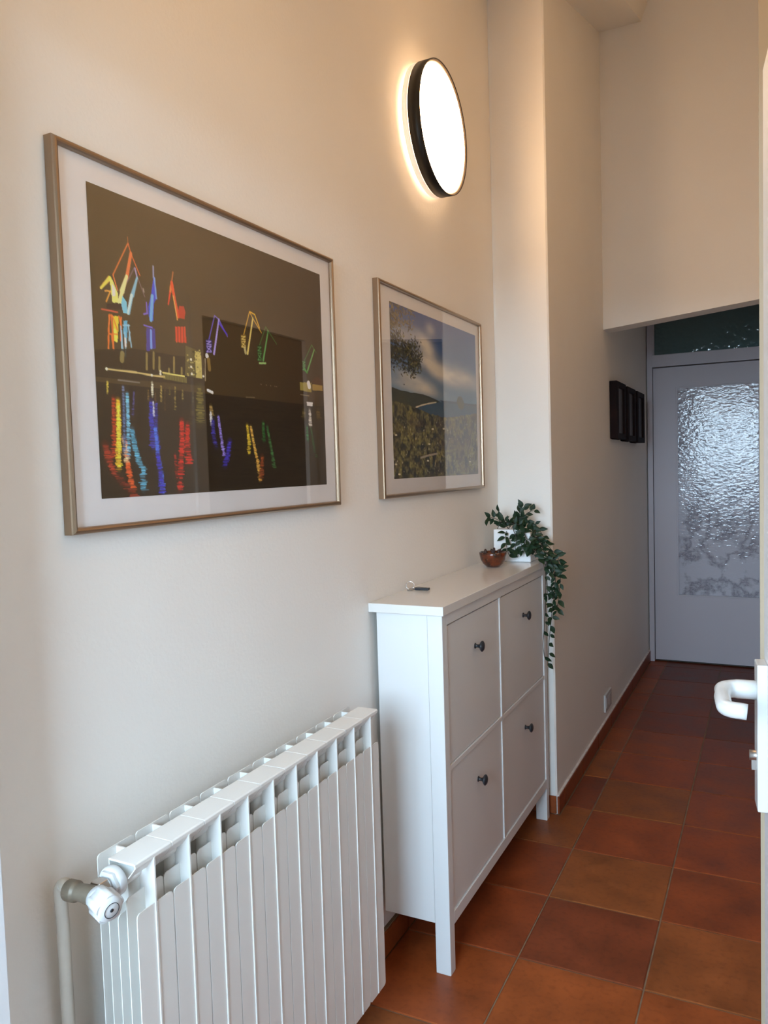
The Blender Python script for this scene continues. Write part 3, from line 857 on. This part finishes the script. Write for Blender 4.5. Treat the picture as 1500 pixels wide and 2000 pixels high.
    def streak(Z, path, wd, col, solid=0.35, dens=1.0, jit=1.0):
        wd = wd * 1.15; dens = dens * 1.3
        pts = [Z(*p) for p in path]
        for i in range(len(pts) - 1):
            seg(a, pts[i], pts[i + 1], wd * 0.6, np.array(col) * 0.72, 0.6 if i == 0 else 0.26, soft=wd * 0.9)
        for i in range(len(pts) - 1):
            p, q = np.array(pts[i]), np.array(pts[i + 1])
            n__ = int(abs(q[1] - p[1]) * 1.2 * dens) + 1
            for k_ in range(n__):
                t_ = (k_ + r_.random()) / n__
                f_ = (i + t_) / (len(pts) - 1)
                c = p + (q - p) * t_
                wv = wd * (0.6 + 0.5 * f_)
                o_ = r_.normal(0, 0.25 + 0.9 * f_ * jit)
                ww = wv * r_.uniform(0.3, 1.0)
                if r_.random() < 1 - 0.45 * f_:
                    j = r_.uniform(0.6, 1.15)
                    seg(a, (c[0] + o_ - ww, c[1]), (c[0] + o_ + ww, c[1] + r_.uniform(-.4, .6)), 0.55, np.clip(np.array(col) * j, 0, 255), 0.9 if f_ > solid else 1.0)
    streak(Z4, [(285, 470), (290, 800), (300, 1100), (240, 1250)], 4.0, (170, 56, 26), jit=2)
    streak(Z4, [(340, 500), (350, 800), (350, 1100), (352, 1340)], 4.6, (255, 190, 40), jit=.6)
    streak(Z4, [(345, 560), (355, 1300)], 3.0, (255, 214, 70), jit=.5)
    streak(Z4, [(190, 1040), (230, 1220), (290, 1380), (400, 1500), (500, 1600), (560, 1670)], 6.5, (150, 52, 34), jit=2.4, dens=.8)
    streak(Z4, [(430, 1000), (450, 1200), (490, 1450), (540, 1580)], 4.5, (232, 92, 36), jit=1.6)
    streak(Z4, [(400, 960), (440, 1100), (450, 1260)], 3.6, (250, 200, 150), jit=1.4)
    streak(Z4, [(450, 420), (460, 700), (465, 1000), (475, 1200)], 3.2, (110, 180, 210), jit=.5)
    streak(Z4, [(400, 330), (415, 800), (420, 1150)], 2.2, (90, 110, 150), jit=.6)
    streak(Z4, [(510, 860), (540, 1050), (590, 1250), (650, 1340), (655, 1600)], 5.0, (84, 160, 190), jit=1.4)
    streak(Z4, [(530, 400), (520, 700)], 1.4, (74, 74, 140), .6)
    streak(Z4, [(740, 520), (750, 800), (765, 1100)], 5.0, (44, 50, 170), jit=.8)
    streak(Z4, [(800, 540), (800, 850), (830, 1100)], 3.6, (44, 48, 150), jit=.8)
    streak(Z4, [(765, 520), (775, 700)], 1.2, (190, 196, 220), jit=.2)
    streak(Z4, [(790, 840), (820, 1150), (870, 1400), (885, 1640)], 4.0, (70, 110, 225), jit=1.2)
    streak(Z4, [(820, 1150), (860, 1450), (880, 1640)], 5.0, (44, 44, 170), jit=1.6)
    streak(Z4, [(750, 280), (755, 460)], 1.8, (230, 224, 190), jit=.2)
    streak(Z4, [(1110, 760), (1115, 1050), (1100, 1280), (1090, 1600)], 6.0, (208, 38, 30), jit=1.5)
    streak(Z4, [(1180, 800), (1180, 1050), (1205, 1280)], 6.0, (190, 36, 28), jit=1.6)
    streak(Z4, [(1030, 1160), (1050, 1450)], 3.0, (150, 34, 26), jit=1.6, dens=.7)
    for x_, y0, y1, c in ((212, 270, 420, (190, 170, 70)), (705, 380, 520, (120, 96, 50)), (860, 330, 520, (160, 142, 80)), (965, 340, 440, (120, 108, 56)), (1030, 340, 620, (130, 116, 60)), (1120, 380, 500, (140, 128, 70)), (1245, 400, 600, (100, 90, 56)), (790, 420, 540, (110, 80, 50)), (905, 360, 640, (84, 64, 36))):
        streak(Z4, [(x_, y0), (x_, y1)], 1.3, c, jit=.2)
    streak(Z4, [(1325, 360), (1335, 600), (1335, 790)], 9.5, (118, 112, 56), jit=.4)
    streak(Z4, [(1240, 560), (1240, 820)], 6.5, (72, 60, 38), jit=.4)
    streak(Z4, [(1460, 680), (1480, 800)], 3.0, (225, 225, 220), jit=.3)
    streak(Z5, [(80, 300), (95, 400)], 4.0, (150, 124, 70), jit=.4)
    streak(Z5, [(80, 370), (88, 520)], 2.0, (230, 228, 224), jit=.3)
    streak(Z5, [(105, 460), (110, 620), (140, 760)], 5.0, (58, 52, 150), jit=1.0)
    streak(Z5, [(165, 420), (195, 640), (230, 860)], 3.0, (140, 124, 210), jit=.9)
    streak(Z5, [(295, 700), (270, 860), (240, 980)], 6.0, (60, 50, 165), jit=1.4)
    streak(Z5, [(490, 520), (510, 700), (510, 840)], 4.0, (200, 170, 50), jit=.9)
    streak(Z5, [(530, 540), (570, 760), (610, 950), (635, 1150)], 3.6, (222, 170, 76), jit=1.4)
    streak(Z5, [(660, 880), (650, 1120)], 6.0, (150, 74, 36), jit=1.4, dens=.8)
    streak(Z5, [(670, 490), (680, 700)], 4.0, (44, 110, 50), jit=.8)
    streak(Z5, [(715, 540), (760, 780), (800, 1000)], 3.6, (66, 120, 64), jit=1.4)
    streak(Z5, [(1165, 540), (1175, 700)], 3.6, (34, 120, 50), jit=.6)
    streak(Z5, [(1210, 560), (1235, 720), (1270, 900)], 3.4, (50, 100, 56), jit=1.4)
    streak(Z5, [(1195, 350), (1205, 530)], 5.0, (214, 210, 200), jit=.3)
    streak(Z5, [(1130, 340), (1130, 440)], 6.0, (110, 96, 56), jit=.4)
    streak(Z5, [(1290, 370), (1300, 450)], 8.0, (106, 86, 44), jit=.4)
    lum = a.max(2, keepdims=True)
    return np.clip(a * (1 + 0.65 * np.clip((lum - 0.08) * 4, 0, 1)), 0, 0.95)


W2, H2 = 300, 320


def coast_view():
    P = homog([(762, 591), (931, 651), (935, 922), (773, 938)], W2, H2)
    Z6 = lambda x_, y_: P((750 + x_ / 7.5, 580 + y_ / 7.5))
    Z7 = lambda x_, y_: P((750 + x_ / 7.5, 740 + y_ / 7.5))
    a = new_canvas(W2, H2, lin((30, 70, 130)))
    v = np.linspace(0, 1, H2)[:, None, None]
    a[:] = lin((12, 56, 128)) * (1 - v * 1.9).clip(0, 1) + lin((70, 112, 144)) * (v * 1.9).clip(0, 1)
    n_ = vnoise(H2, W2, 26, 70, 21, 5)
    Y = np.arange(H2)[:, None] / H2; X = np.arange(W2)[None, :] / W2
    # cloud bands
    def band(cx, cy, sx_, sy, rot, amp):
        dx = X - cx; dy = Y - cy
        u = dx * math.cos(rot) + dy * math.sin(rot); w_ = -dx * math.sin(rot) + dy * math.cos(rot)
        return amp * np.exp(-(u / sx_) ** 2 - (w_ / sy) ** 2)
    p1 = Z6(640, 740) / np.array([W2, H2]); p2 = Z6(760, 1050) / np.array([W2, H2]); p3 = Z6(1180, 1180) / np.array([W2, H2])
    p4 = Z6(500, 1260) / np.array([W2, H2]); p5 = Z6(690, 480) / np.array([W2, H2]); p6 = Z6(350, 560) / np.array([W2, H2])
    cl = band(*p1, 0.10, 0.05, 0.4, 1.0) + band(*p2, 0.22, 0.05, 0.25, 1.0) + band(*p3, 0.26, 0.06, 0.05, 0.8) + band(*p4, 0.2, 0.05, 0.15, 0.8) \
        + band(*p5, 0.05, 0.04, 0, .4) + band(*p6, 0.14, 0.06, 0, .5) + band(0.2, 0.46, 0.3, 0.03, 0.05, .5)
    cl = np.clip(cl * (0.35 + 1.1 * n_), 0, 0.92)[..., None]
    a[:] = a * (1 - cl) + lin((206, 200, 184)) * cl
    # sea
    poly(a, [Z7(*p) for p in ((600, 340), (1380, 350), (1400, 620), (1050, 620), (700, 560), (480, 440))], (30, 66, 92))
    poly(a, [Z7(*p) for p in ((820, 320), (1040, 325), (1380, 360), (1380, 385), (900, 350))], (24, 50, 76))
    # distant headland
    hl = [(60, 130), (180, 170), (270, 200), (420, 225), (560, 235), (680, 270), (800, 320), (840, 345), (700, 370), (480, 430), (300, 700), (60, 700)]
    poly(a, [Z7(*p) for p in hl], (38, 44, 26))
    ln_ = [(490, 435), (560, 405), (660, 375), (780, 350)]
    for p, q in zip(ln_[:-1], ln_[1:]): seg(a, Z7(*p), Z7(*q), 1.6, (196, 186, 160), 1, 1.0)
    # brush in front
    top = [Z7(*p) for p in ((60, 330), (300, 380), (420, 420), (560, 470), (700, 520), (860, 560), (1000, 560), (1150, 520), (1400, 480))]
    ty = np.interp(np.arange(W2), [p[0] for p in top], [p[1] for p in top]) + 5 * (vnoise(1, W2, 1, 6, 8, 3)[0] - 0.5)
    msk = np.arange(H2)[:, None] > ty[None, :]
    g1 = vnoise(H2, W2, 12, 9, 31, 5)
    g2 = vnoise(H2, W2, 40, 40, 32, 3)
    ramp = np.clip((g1 - 0.36) * 4.0, 0, 1)[..., None]
    c = lin((14, 18, 8)) * (1 - ramp) + lin((104, 98, 46)) * ramp
    br = np.clip((g2 - 0.5) * 3, 0, 1)[..., None]
    c = c * (1 - br * 0.6) + lin((74, 54, 34)) * br * 0.6
    c = c * (0.35 + 1.3 * vnoise(H2, W2, 4, 3, 77, 2)[..., None] ** 1.5 * 1.4)
    a[msk] = c[msk]
    # right trees catching light
    tr_ = Z7(1130, 330)
    seg(a, tr_, tr_ + np.array([3, 4]), 13, (62, 64, 40), 0.95, soft=3)
    r_ = np.random.default_rng(4)
    for i in range(420):
        x_, y_ = r_.uniform(0, W2), r_.uniform(H2 * 0.62, H2)
        q = r_.random()
        seg(a, (x_, y_), (x_ + r_.uniform(-1, 1), y_ - r_.uniform(.5, 3)), r_.uniform(0.5, 1.1), (170, 164, 130) if q > 0.8 else (110, 108, 54) if q > .4 else (16, 18, 10), 0.8)
    for p in ((190, 850), (190, 1270), (670, 960), (720, 740), (880, 730), (240, 1410), (1260, 1190), (650, 1200)):
        seg(a, Z7(*p), Z7(p[0] + 18, p[1]), 1.5, (200, 190, 160), 0.9)
    ln_ = [(560, 1160), (620, 1140), (680, 1120), (790, 1095)]
    for p, q in zip(ln_[:-1], ln_[1:]): seg(a, Z7(*p), Z7(*q), 2.0, (150, 140, 120), 0.9)
    # branches with leaves, upper left
    cl = []
    for i in range(46):
        if i < 30: cx, cy, sx_, sy = 300, 860, 250, 300
        else: cx, cy, sx_, sy = 250, 300, 200, 230
        cl.append((cx + sx_ * r_.uniform(-1, 1), cy + sy * r_.normal(0, 0.5), i < 30))
    for (cx, cy, main) in cl:
        seg(a, Z6(60, cy - 160), Z6(cx, cy), 0.8, (50, 42, 26), 0.8)
        for k_ in range(26):
            x_, y_ = cx + r_.normal(0, 52), cy + r_.normal(0, 62)
            if x_ < 95 or x_ > 575: continue
            p = Z6(x_, y_)
            q = r_.random()
            col = (18, 20, 10) if q < 0.5 else (64, 64, 28) if q < 0.85 else (112, 108, 56)
            if not main: col = (70, 58, 34) if q < .5 else (112, 98, 62)
            seg(a, p, p + r_.uniform(-5, 5, 2), 1.5, col, 0.9, 0.6)
    return np.clip(a * 1.5, 0, 0.9)


def print_plane(name, arr, y0, y1, z0, z1, x_, parent):
    h_, w_ = arr.shape[:2]
    ys = np.linspace(y0, y1, w_); zs = np.linspace(z1, z0, h_)
    YY, ZZ = np.meshgrid(ys, zs)
    co = np.stack([np.full(YY.size, x_), YY.ravel(), ZZ.ravel()], 1)
    co -= np.array(parent.location)
    me = bpy.data.meshes.new(name)
    idx = np.arange(w_ * h_).reshape(h_, w_)
    q = np.stack([idx[:-1, :-1], idx[1:, :-1], idx[1:, 1:], idx[:-1, 1:]], -1).reshape(-1, 4)
    me.vertices.add(len(co)); me.vertices.foreach_set('co', co.ravel())
    me.loops.add(q.size); me.loops.foreach_set('vertex_index', q.ravel().astype(np.int32))
    me.polygons.add(len(q)); me.polygons.foreach_set('loop_start', np.arange(0, q.size, 4, dtype=np.int32))
    me.update(calc_edges=True)
    at = me.color_attributes.new('ink', 'FLOAT_COLOR', 'POINT')
    c4 = np.ones((w_ * h_, 4), np.float32); c4[:, :3] = np.clip(arr.reshape(-1, 3), 0, 1)
    at.data.foreach_set('color', c4.ravel())
    me.materials.append(print_mat(name + '_ink'))
    o = bpy.data.objects.new(name, me); COL.objects.link(o); o.parent = parent
    return o


def picture(y0, y1, z0, z1, pr, arr, label, plabel):
    t_ = thing('framed_picture', (0.0, (y0 + y1) / 2, z0), label, 'picture')
    prof = [(0.0, 0.001), (0.0, 0.0165), (0.0012, 0.0190), (0.0035, 0.0207), (0.0062, 0.0212), (0.0088, 0.0203), (0.0105, 0.0180), (0.0110, 0.0125), (0.0110, 0.0085), (0.004, 0.001)]
    mb = MB()
    rings = []
    for d, x_ in prof:
        rings.append([(x_, y0 + d, z0 + d), (x_, y1 - d, z0 + d), (x_, y1 - d, z1 - d), (x_, y0 + d, z1 - d)])
    vs = [p for r_ in rings for p in r_]
    fs = []
    n_ = len(prof)
    for i in range(n_):
        for j in range(4):
            fs.append((i * 4 + j, i * 4 + (j + 1) % 4, ((i + 1) % n_) * 4 + (j + 1) % 4, ((i + 1) % n_) * 4 + j))
    mb.add(vs, fs)
    mb.build('frame', m_frame, t_)
    MB().box(0.002, 0.0105, y0 + 0.006, y1 - 0.006, z0 + 0.006, z1 - 0.006).build('mount', m_mat, t_)
    o = print_plane('print', arr, pr[0], pr[1], pr[2], pr[3], 0.0110, t_)
    o['label'] = plabel
    MB().box(0.0125, 0.0140, y0 + 0.0095, y1 - 0.0095, z0 + 0.0095, z1 - 0.0095).build('glass', m_glass, t_)
    return t_


picture(0.7651, 1.6095, 1.2873, 1.8973, (0.8345, 1.5545, 1.341, 1.8485), night_harbour(),
        'large framed photograph of lit harbour cranes at night, hanging above the radiator', 'night harbour with coloured cranes mirrored in black water')
picture(1.8560, 2.7080, 1.2895, 1.9020, (1.9380, 2.6600, 1.344, 1.8530), coast_view(),
        'framed photograph of a green coast under blue sky, hanging above the shoe cabinet', 'coastal view with blue sky, bay and scrub')

# ------------------------------------------------------------------ round wall lamp
LY, LZ, LR = 2.2470, 2.4315, 0.1978
lamp = thing('wall_lamp', (0.0, LY, LZ), 'round glowing wall lamp with a black rim', 'lamp')
XFR = 0.0745
MB().lathe([(LR, 0.0355), (LR, XFR), (LR - 0.0022, XFR), (LR - 0.0022, 0.0575), (LR - 0.0022, 0.0355), (LR, 0.0355)], (0, LY, LZ), 'x', 128).build('rim', m_black, lamp)
MB().lathe([(LR - 0.0026, 0.058), (LR - 0.0026, 0.0725), (LR - 0.0090, 0.0665), (LR - 0.0125, 0.0655)], (0, LY, LZ), 'x', 128).build('inner_ring', mat('lamp_inner', (0.8, 0.62, 0.5, 1), 0.5), lamp)
md_ = [(LR - 0.0125, 0.060), (LR - 0.0125, 0.0660), (LR - 0.0150, 0.0705), (LR * 0.85, 0.0735), (LR * 0.5, 0.0755), (0.0, 0.0762)]
MB().lathe(md_, (0, LY, LZ), 'x', 128).build('diffuser', emit('lamp_diffuser', LAMP_COL, LAMP_FRONT), lamp)
m_acr = emit('lamp_acrylic', (1.0, 0.66, 0.44), 0.55)
MB().lathe([(0.0, 0.034), (LR - 0.003, 0.034), (LR - 0.001, 0.0325), (LR - 0.001, 0.017), (LR - 0.003, 0.0155), (0, 0.0155)], (0, LY, LZ), 'x', 128).build('acrylic_ring', m_acr, lamp)
MB().lathe([(0.0, 0.0), (LR - 0.022, 0.0), (LR - 0.022, 0.0150), (0.0, 0.0150)], (0, LY, LZ), 'x', 96).build('back_light', emit('lamp_back', LAMP_COL, LAMP_BACK), lamp)

# ------------------------------------------------------------------ unseen ceiling lamp above the picture's frame, added to warm the left wall
cl_ = thing('added_ceiling_lamp', (0.68, 1.02, 2.72), 'unseen round ceiling lamp added as warm fill just inside the entrance, above the top of the picture', 'lamp')
MB().lathe([(0.0, 0.0), (0.155, 0.0), (0.160, -0.005), (0.160, -0.055), (0.155, -0.055), (0.155, -0.012), (0.0, -0.012)], (0.68, 1.02, 2.745), 'z', 64).lathe([(0.03, 0.14), (0.03, 0.0)], (0.68, 1.02, 2.745), 'z', 24).build('housing', m_black, cl_)
MB().lathe([(0.0, -0.058), (0.10, -0.056), (0.150, -0.050), (0.150, -0.020), (0.0, -0.020)], (0.68, 1.02, 2.745), 'z', 64).build('diffuser', emit('added_lamp_diffuser', (1.0, 0.62, 0.26), LAMP_CEIL_ADDED), cl_)

# ------------------------------------------------------------------ wooden bowl with small dried pieces
bx, by, bz = 0.091, 2.571, 1.0102
bowl = thing('wooden_bowl', (bx, by, bz), 'small brown glossy bowl on the shoe cabinet beside the vine', 'bowl')
R_ = 0.049
pr_ = [(0.0, 0.0), (0.020, 0.0), (0.024, 0.0015), (0.036, 0.012), (0.0445, 0.028), (0.0485, 0.046), (R_, 0.0535), (R_ - 0.003, 0.0540), (0.0415, 0.030), (0.032, 0.014), (0.018, 0.0055), (0.0, 0.005)]
MB().lathe(pr_, (bx, by, bz), 'z', 56).build('bowl_body', m_bowl, bowl)
for i, (dx, dy, a, h_) in enumerate(((-0.014, -0.006, 0.5, 0.066), (0.004, -0.004, 0.0, 0.070), (0.017, 0.004, -0.25, 0.066), (0.026, -0.004, 0.2, 0.064), (0.010, 0.012, 0.8, 0.067))):
    mb = MB()
    c = Vector((bx + dx, by + dy, bz))
    d = Vector((-math.sin(a) * 0.5, 0.1, 1)).normalized()
    b0 = c + Vector((0, 0, 0.012)); e0 = c + d * h_
    mb.tube([b0, b0.lerp(e0, 0.5), b0.lerp(e0, 0.8), b0.lerp(e0, 0.93), e0], [0.0015, 0.0018, 0.0045, 0.005, 0.0012], 8)
    tag(mb.build('dried_pod', m_trinket), 'small dark brown dried pod sticking up from the brown bowl', 'ornament', 'dried pods in the brown bowl')

# ------------------------------------------------------------------ keys on the cabinet
kz = 1.0103
keys = thing('keys', (0.045, 2.01, kz), 'keys on a ring with a dark fob on the near end of the shoe cabinet', 'keys')
rg = []
for i in range(29):
    a = 2 * PI * i / 28
    rg.append((0.0205 + 0.012 * math.cos(a), 2.006 + 0.003 * math.cos(a), kz + 0.0135 + 0.0120 * math.sin(a)))
MB().tube(rg, 0.0009, 8, caps=False).build('key_ring', m_chrome, keys)
KR = Matrix.Translation((0.055, 2.012, kz + 0.0045)) @ Matrix.Rotation(math.radians(4), 4, 'Z')
MB().box(-0.020, 0.024, -0.008, 0.008, -0.0035, 0.0035, M=KR).build('key_fob', m_knob, keys, 0.0015)
MB().tube([(0.022, 2.006, kz + 0.005), (0.030, 2.009, kz + 0.008), (0.038, 2.011, kz + 0.006)], 0.0013, 8).build('link', m_chrome, keys)
kk = MB()
K2 = Matrix.Translation((0.024, 1.998, kz + 0.0012)) @ Matrix.Rotation(math.radians(60), 4, 'Z')
kk.lathe([(0.0, 0.0), (0.009, 0.0), (0.009, 0.002), (0.0, 0.002)], (0, 0, 0), 'z', 20, M=K2).box(0.007, 0.036, -0.0028, 0.0028, 0, 0.002, M=K2)
kk.build('key', m_steel, keys)

# ------------------------------------------------------------------ vine in a white pot
vine = thing('trailing_vine', (0.10, 2.765, 1.0102), 'dark green leafy vine in a white pot, trailing over the cabinet end', 'plant')
MB().prism([(0.044, 2.722), (0.186, 2.722), (0.186, 2.830), (0.044, 2.830)], 2, 1.0105, 1.132).build('pot', m_pot, vine, 0.003)
vines = [
    [(0.10, 2.75, 1.13), (0.06, 2.74, 1.165), (0.030, 2.735, 1.175), (0.010, 2.73, 1.165)],
    [(0.09, 2.76, 1.13), (0.075, 2.755, 1.17), (0.060, 2.75, 1.195)],
    [(0.10, 2.77, 1.13), (0.125, 2.775, 1.18), (0.145, 2.78, 1.212)],
    [(0.11, 2.77, 1.13), (0.155, 2.775, 1.185), (0.185, 2.78, 1.200)],
    [(0.09, 2.76, 1.13), (0.14, 2.76, 1.175), (0.185, 2.76, 1.135), (0.215, 2.76, 1.08), (0.245, 2.77, 1.02), (0.262, 2.78, 0.95), (0.256, 2.78, 0.88), (0.247, 2.775, 0.80), (0.238, 2.77, 0.71), (0.232, 2.765, 0.615)],
    [(0.12, 2.75, 1.13), (0.175, 2.75, 1.13), (0.215, 2.765, 1.06), (0.255, 2.79, 1.01), (0.276, 2.80, 0.95), (0.270, 2.80, 0.88), (0.262, 2.80, 0.82)],
    [(0.11, 2.74, 1.13), (0.155, 2.73, 1.12), (0.195, 2.73, 1.07), (0.228, 2.735, 1.01), (0.240, 2.74, 0.95), (0.242, 2.75, 0.88)],
    [(0.10, 2.73, 1.13), (0.095, 2.715, 1.12), (0.100, 2.700, 1.085), (0.110, 2.695, 1.040)],
    [(0.13, 2.73, 1.13), (0.145, 2.712, 1.11), (0.158, 2.705, 1.075), (0.168, 2.70, 1.045)],
    [(0.15, 2.75, 1.13), (0.185, 2.74, 1.10), (0.205, 2.735, 1.05), (0.215, 2.735, 1.025)],
    [(0.232, 2.76, 1.00), (0.234, 2.75, 0.90), (0.228, 2.745, 0.78), (0.222, 2.74, 0.70), (0.226, 2.745, 0.65)],
    [(0.14, 2.72, 1.13), (0.150, 2.705, 1.10), (0.185, 2.70, 1.07), (0.210, 2.71, 1.03)],
    [(0.12, 2.73, 1.135), (0.13, 2.705, 1.125), (0.140, 2.70, 1.10), (0.135, 2.695, 1.06)],
    [(0.05, 2.75, 1.13), (0.075, 2.73, 1.16), (0.11, 2.725, 1.155), (0.15, 2.72, 1.15)],
    [(0.16, 2.715, 1.135), (0.175, 2.70, 1.11), (0.195, 2.70, 1.075), (0.212, 2.705, 1.045)],
    [(0.19, 2.73, 1.12), (0.215, 2.74, 1.09), (0.235, 2.75, 1.03), (0.245, 2.76, 0.97)],
    [(0.13, 2.77, 1.13), (0.165, 2.78, 1.16), (0.20, 2.79, 1.13), (0.232, 2.79, 1.07), (0.262, 2.80, 1.03), (0.285, 2.80, 0.985)],
]


def smooth_path(pts, step=0.008):
    pts = [Vector(p) for p in pts]
    out = []
    for i in range(len(pts) - 1):
        p0 = pts[max(i - 1, 0)]; p1_ = pts[i]; p2_ = pts[i + 1]; p3_ = pts[min(i + 2, len(pts) - 1)]
        k_ = max(2, int((p2_ - p1_).length / step))
        for j in range(k_):
            t_ = j / k_
            out.append(0.5 * ((2 * p1_) + (-p0 + p2_) * t_ + (2 * p0 - 5 * p1_ + 4 * p2_ - p3_) * t_ ** 2 + (-p0 + 3 * p1_ - 3 * p2_ + p3_) * t_ ** 3))
    out.append(pts[-1])
    return out


def leaf_mesh(len_, wid, curl):
    vs = []; fs = []
    n_ = 6
    for i in range(n_ + 1):
        t_ = i / n_
        hw = wid * math.sin(PI * t_ ** 0.85) * (1 - 0.25 * t_)
        z_ = -curl * t_ ** 2
        y_ = len_ * t_
        vs += [(-hw, y_, z_ + hw * 0.35), (0, y_, z_), (hw, y_, z_ + hw * 0.35)]
    for i in range(n_):
        b = i * 3
        fs += [(b, b + 1, b + 4, b + 3), (b + 1, b + 2, b + 5, b + 4)]
    return MB().add(vs, fs, True).mesh('leaf', m_leaf)


LM = [leaf_mesh(0.034, 0.0098, 0.004), leaf_mesh(0.030, 0.0094, 0.007), leaf_mesh(0.038, 0.0110, 0.009), leaf_mesh(0.028, 0.0082, 0.003)]
voff = vine.location
rv = random.Random(21)
nleaf = 0
for vi, v in enumerate(vines):
    sp = smooth_path(v)
    MB().tube(sp, 0.0013, 6).build('stem', m_stem, vine)
    acc = 0.0; side = 1
    for i in range(1, len(sp)):
        acc += (sp[i] - sp[i - 1]).length
        low = sp[i].z < 0.86
        st = 0.0115 if low else 0.0100
        if vi in (1, 2, 3): st = 0.012
        if acc >= st or i == len(sp) - 1:
            acc = 0; side = -side
            tang = (sp[i] - sp[i - 1]).normalized()
            ca = Vector((0, -1, 0))
            lat = tang.cross(ca).normalized() * side
            for rep in range(2 if rv.random() < (0.6 if not low else 0.3) else 1):
                for tries in range(6):
                    d = (tang * rv.uniform(0.2, 0.9) + lat * rv.uniform(0.5, 1.1) + Vector((rv.uniform(-.3, .3), rv.uniform(-0.9, 0.4) - 0.2 * tries, rv.uniform(-.45, .25)))).normalized()
                    if sp[i].z > 1.12: d = (d + Vector((0, 0, 0.35))).normalized()
                    base = sp[i] + d * 0.002
                    tip = base + d * 0.044
                    bad = tip.y > 2.852 or tip.x < 0.004 or (tip.z < 1.030 and tip.x < 0.231) or (base.z < 1.02 and min(base.x, tip.x) < 0.2255)
                    bad = bad or (0.04 < tip.x < 0.190 and 2.718 < tip.y < 2.835 and tip.z < 1.14)
                    if not bad: break
                if bad: continue
                nrm = Vector((rv.uniform(-.6, .6), -1, rv.uniform(-.2, 1.0)))
                xa_ = d.cross(nrm).normalized(); za = xa_.cross(d).normalized()
                o = bpy.data.objects.new('leaf', rv.choice(LM))
                R3 = Matrix((xa_, d, za)).transposed().to_4x4()
                s_ = rv.uniform(0.78, 1.12)
                o.matrix_basis = Matrix.Translation(base - voff) @ R3 @ Matrix.Scale(s_, 4)
                COL.objects.link(o); o.parent = vine
                nleaf += 1
                if rep == 0: lat = -lat
print('leaves', nleaf)

# ------------------------------------------------------------------ dark wooden frames on the passage wall
labs = ['dark wooden box frame on the passage wall, nearest of the three', 'dark wooden box frame on the passage wall, middle of the three', 'dark wooden box frame on the passage wall, furthest of the three']
m_pic = mat('grey_print', srgb(84, 84, 88), 0.5, spec=.2)
for i, (ya_, yb_, dz, dx) in enumerate(((4.09, 4.365, 0.0, 0.0), (4.395, 4.67, -0.006, 0.006), (4.70, 4.975, -0.010, 0.012))):
    t_ = thing('box_frame', (XC, (ya_ + yb_) / 2, 1.49), labs[i], 'frame')
    z0, z1 = 1.492 + dz, 1.792 + dz
    xo = XC + 0.040 + dx
    f_ = MB()
    w_ = 0.045
    f_.box(XC + 0.001, xo, ya_, ya_ + w_, z0, z1).box(XC + 0.001, xo, yb_ - w_, yb_, z0, z1).box(XC + 0.001, xo, ya_ + w_, yb_ - w_, z1 - 0.03, z1).box(XC + 0.001, xo, ya_ + w_, yb_ - w_, z0, z0 + 0.03)
    f_.build('frame', m_darkwood, t_, 0.003)
    MB().box(XC + 0.001, xo - 0.012, ya_ + w_ + 0.001, yb_ - w_ - 0.001, z0 + 0.031, z1 - 0.031).build('panel', m_pic, t_)

# ------------------------------------------------------------------ wall socket
sk = thing('wall_socket', (XC, 3.905, 0.115), 'white socket plate low on the passage wall', 'socket')
MB().box(XC + 0.0005, XC + 0.010, 3.825, 3.985, 0.117, 0.205).build('cover_plate', m_plastic, sk, 0.002)
MB().box(XC + 0.0100, XC + 0.0115, 3.845, 3.900, 0.135, 0.187).build('rocker', m_plastic, sk, 0.0005)
MB().box(XC + 0.0100, XC + 0.0115, 3.910, 3.965, 0.135, 0.187).build('rocker', m_plastic, sk, 0.0005)
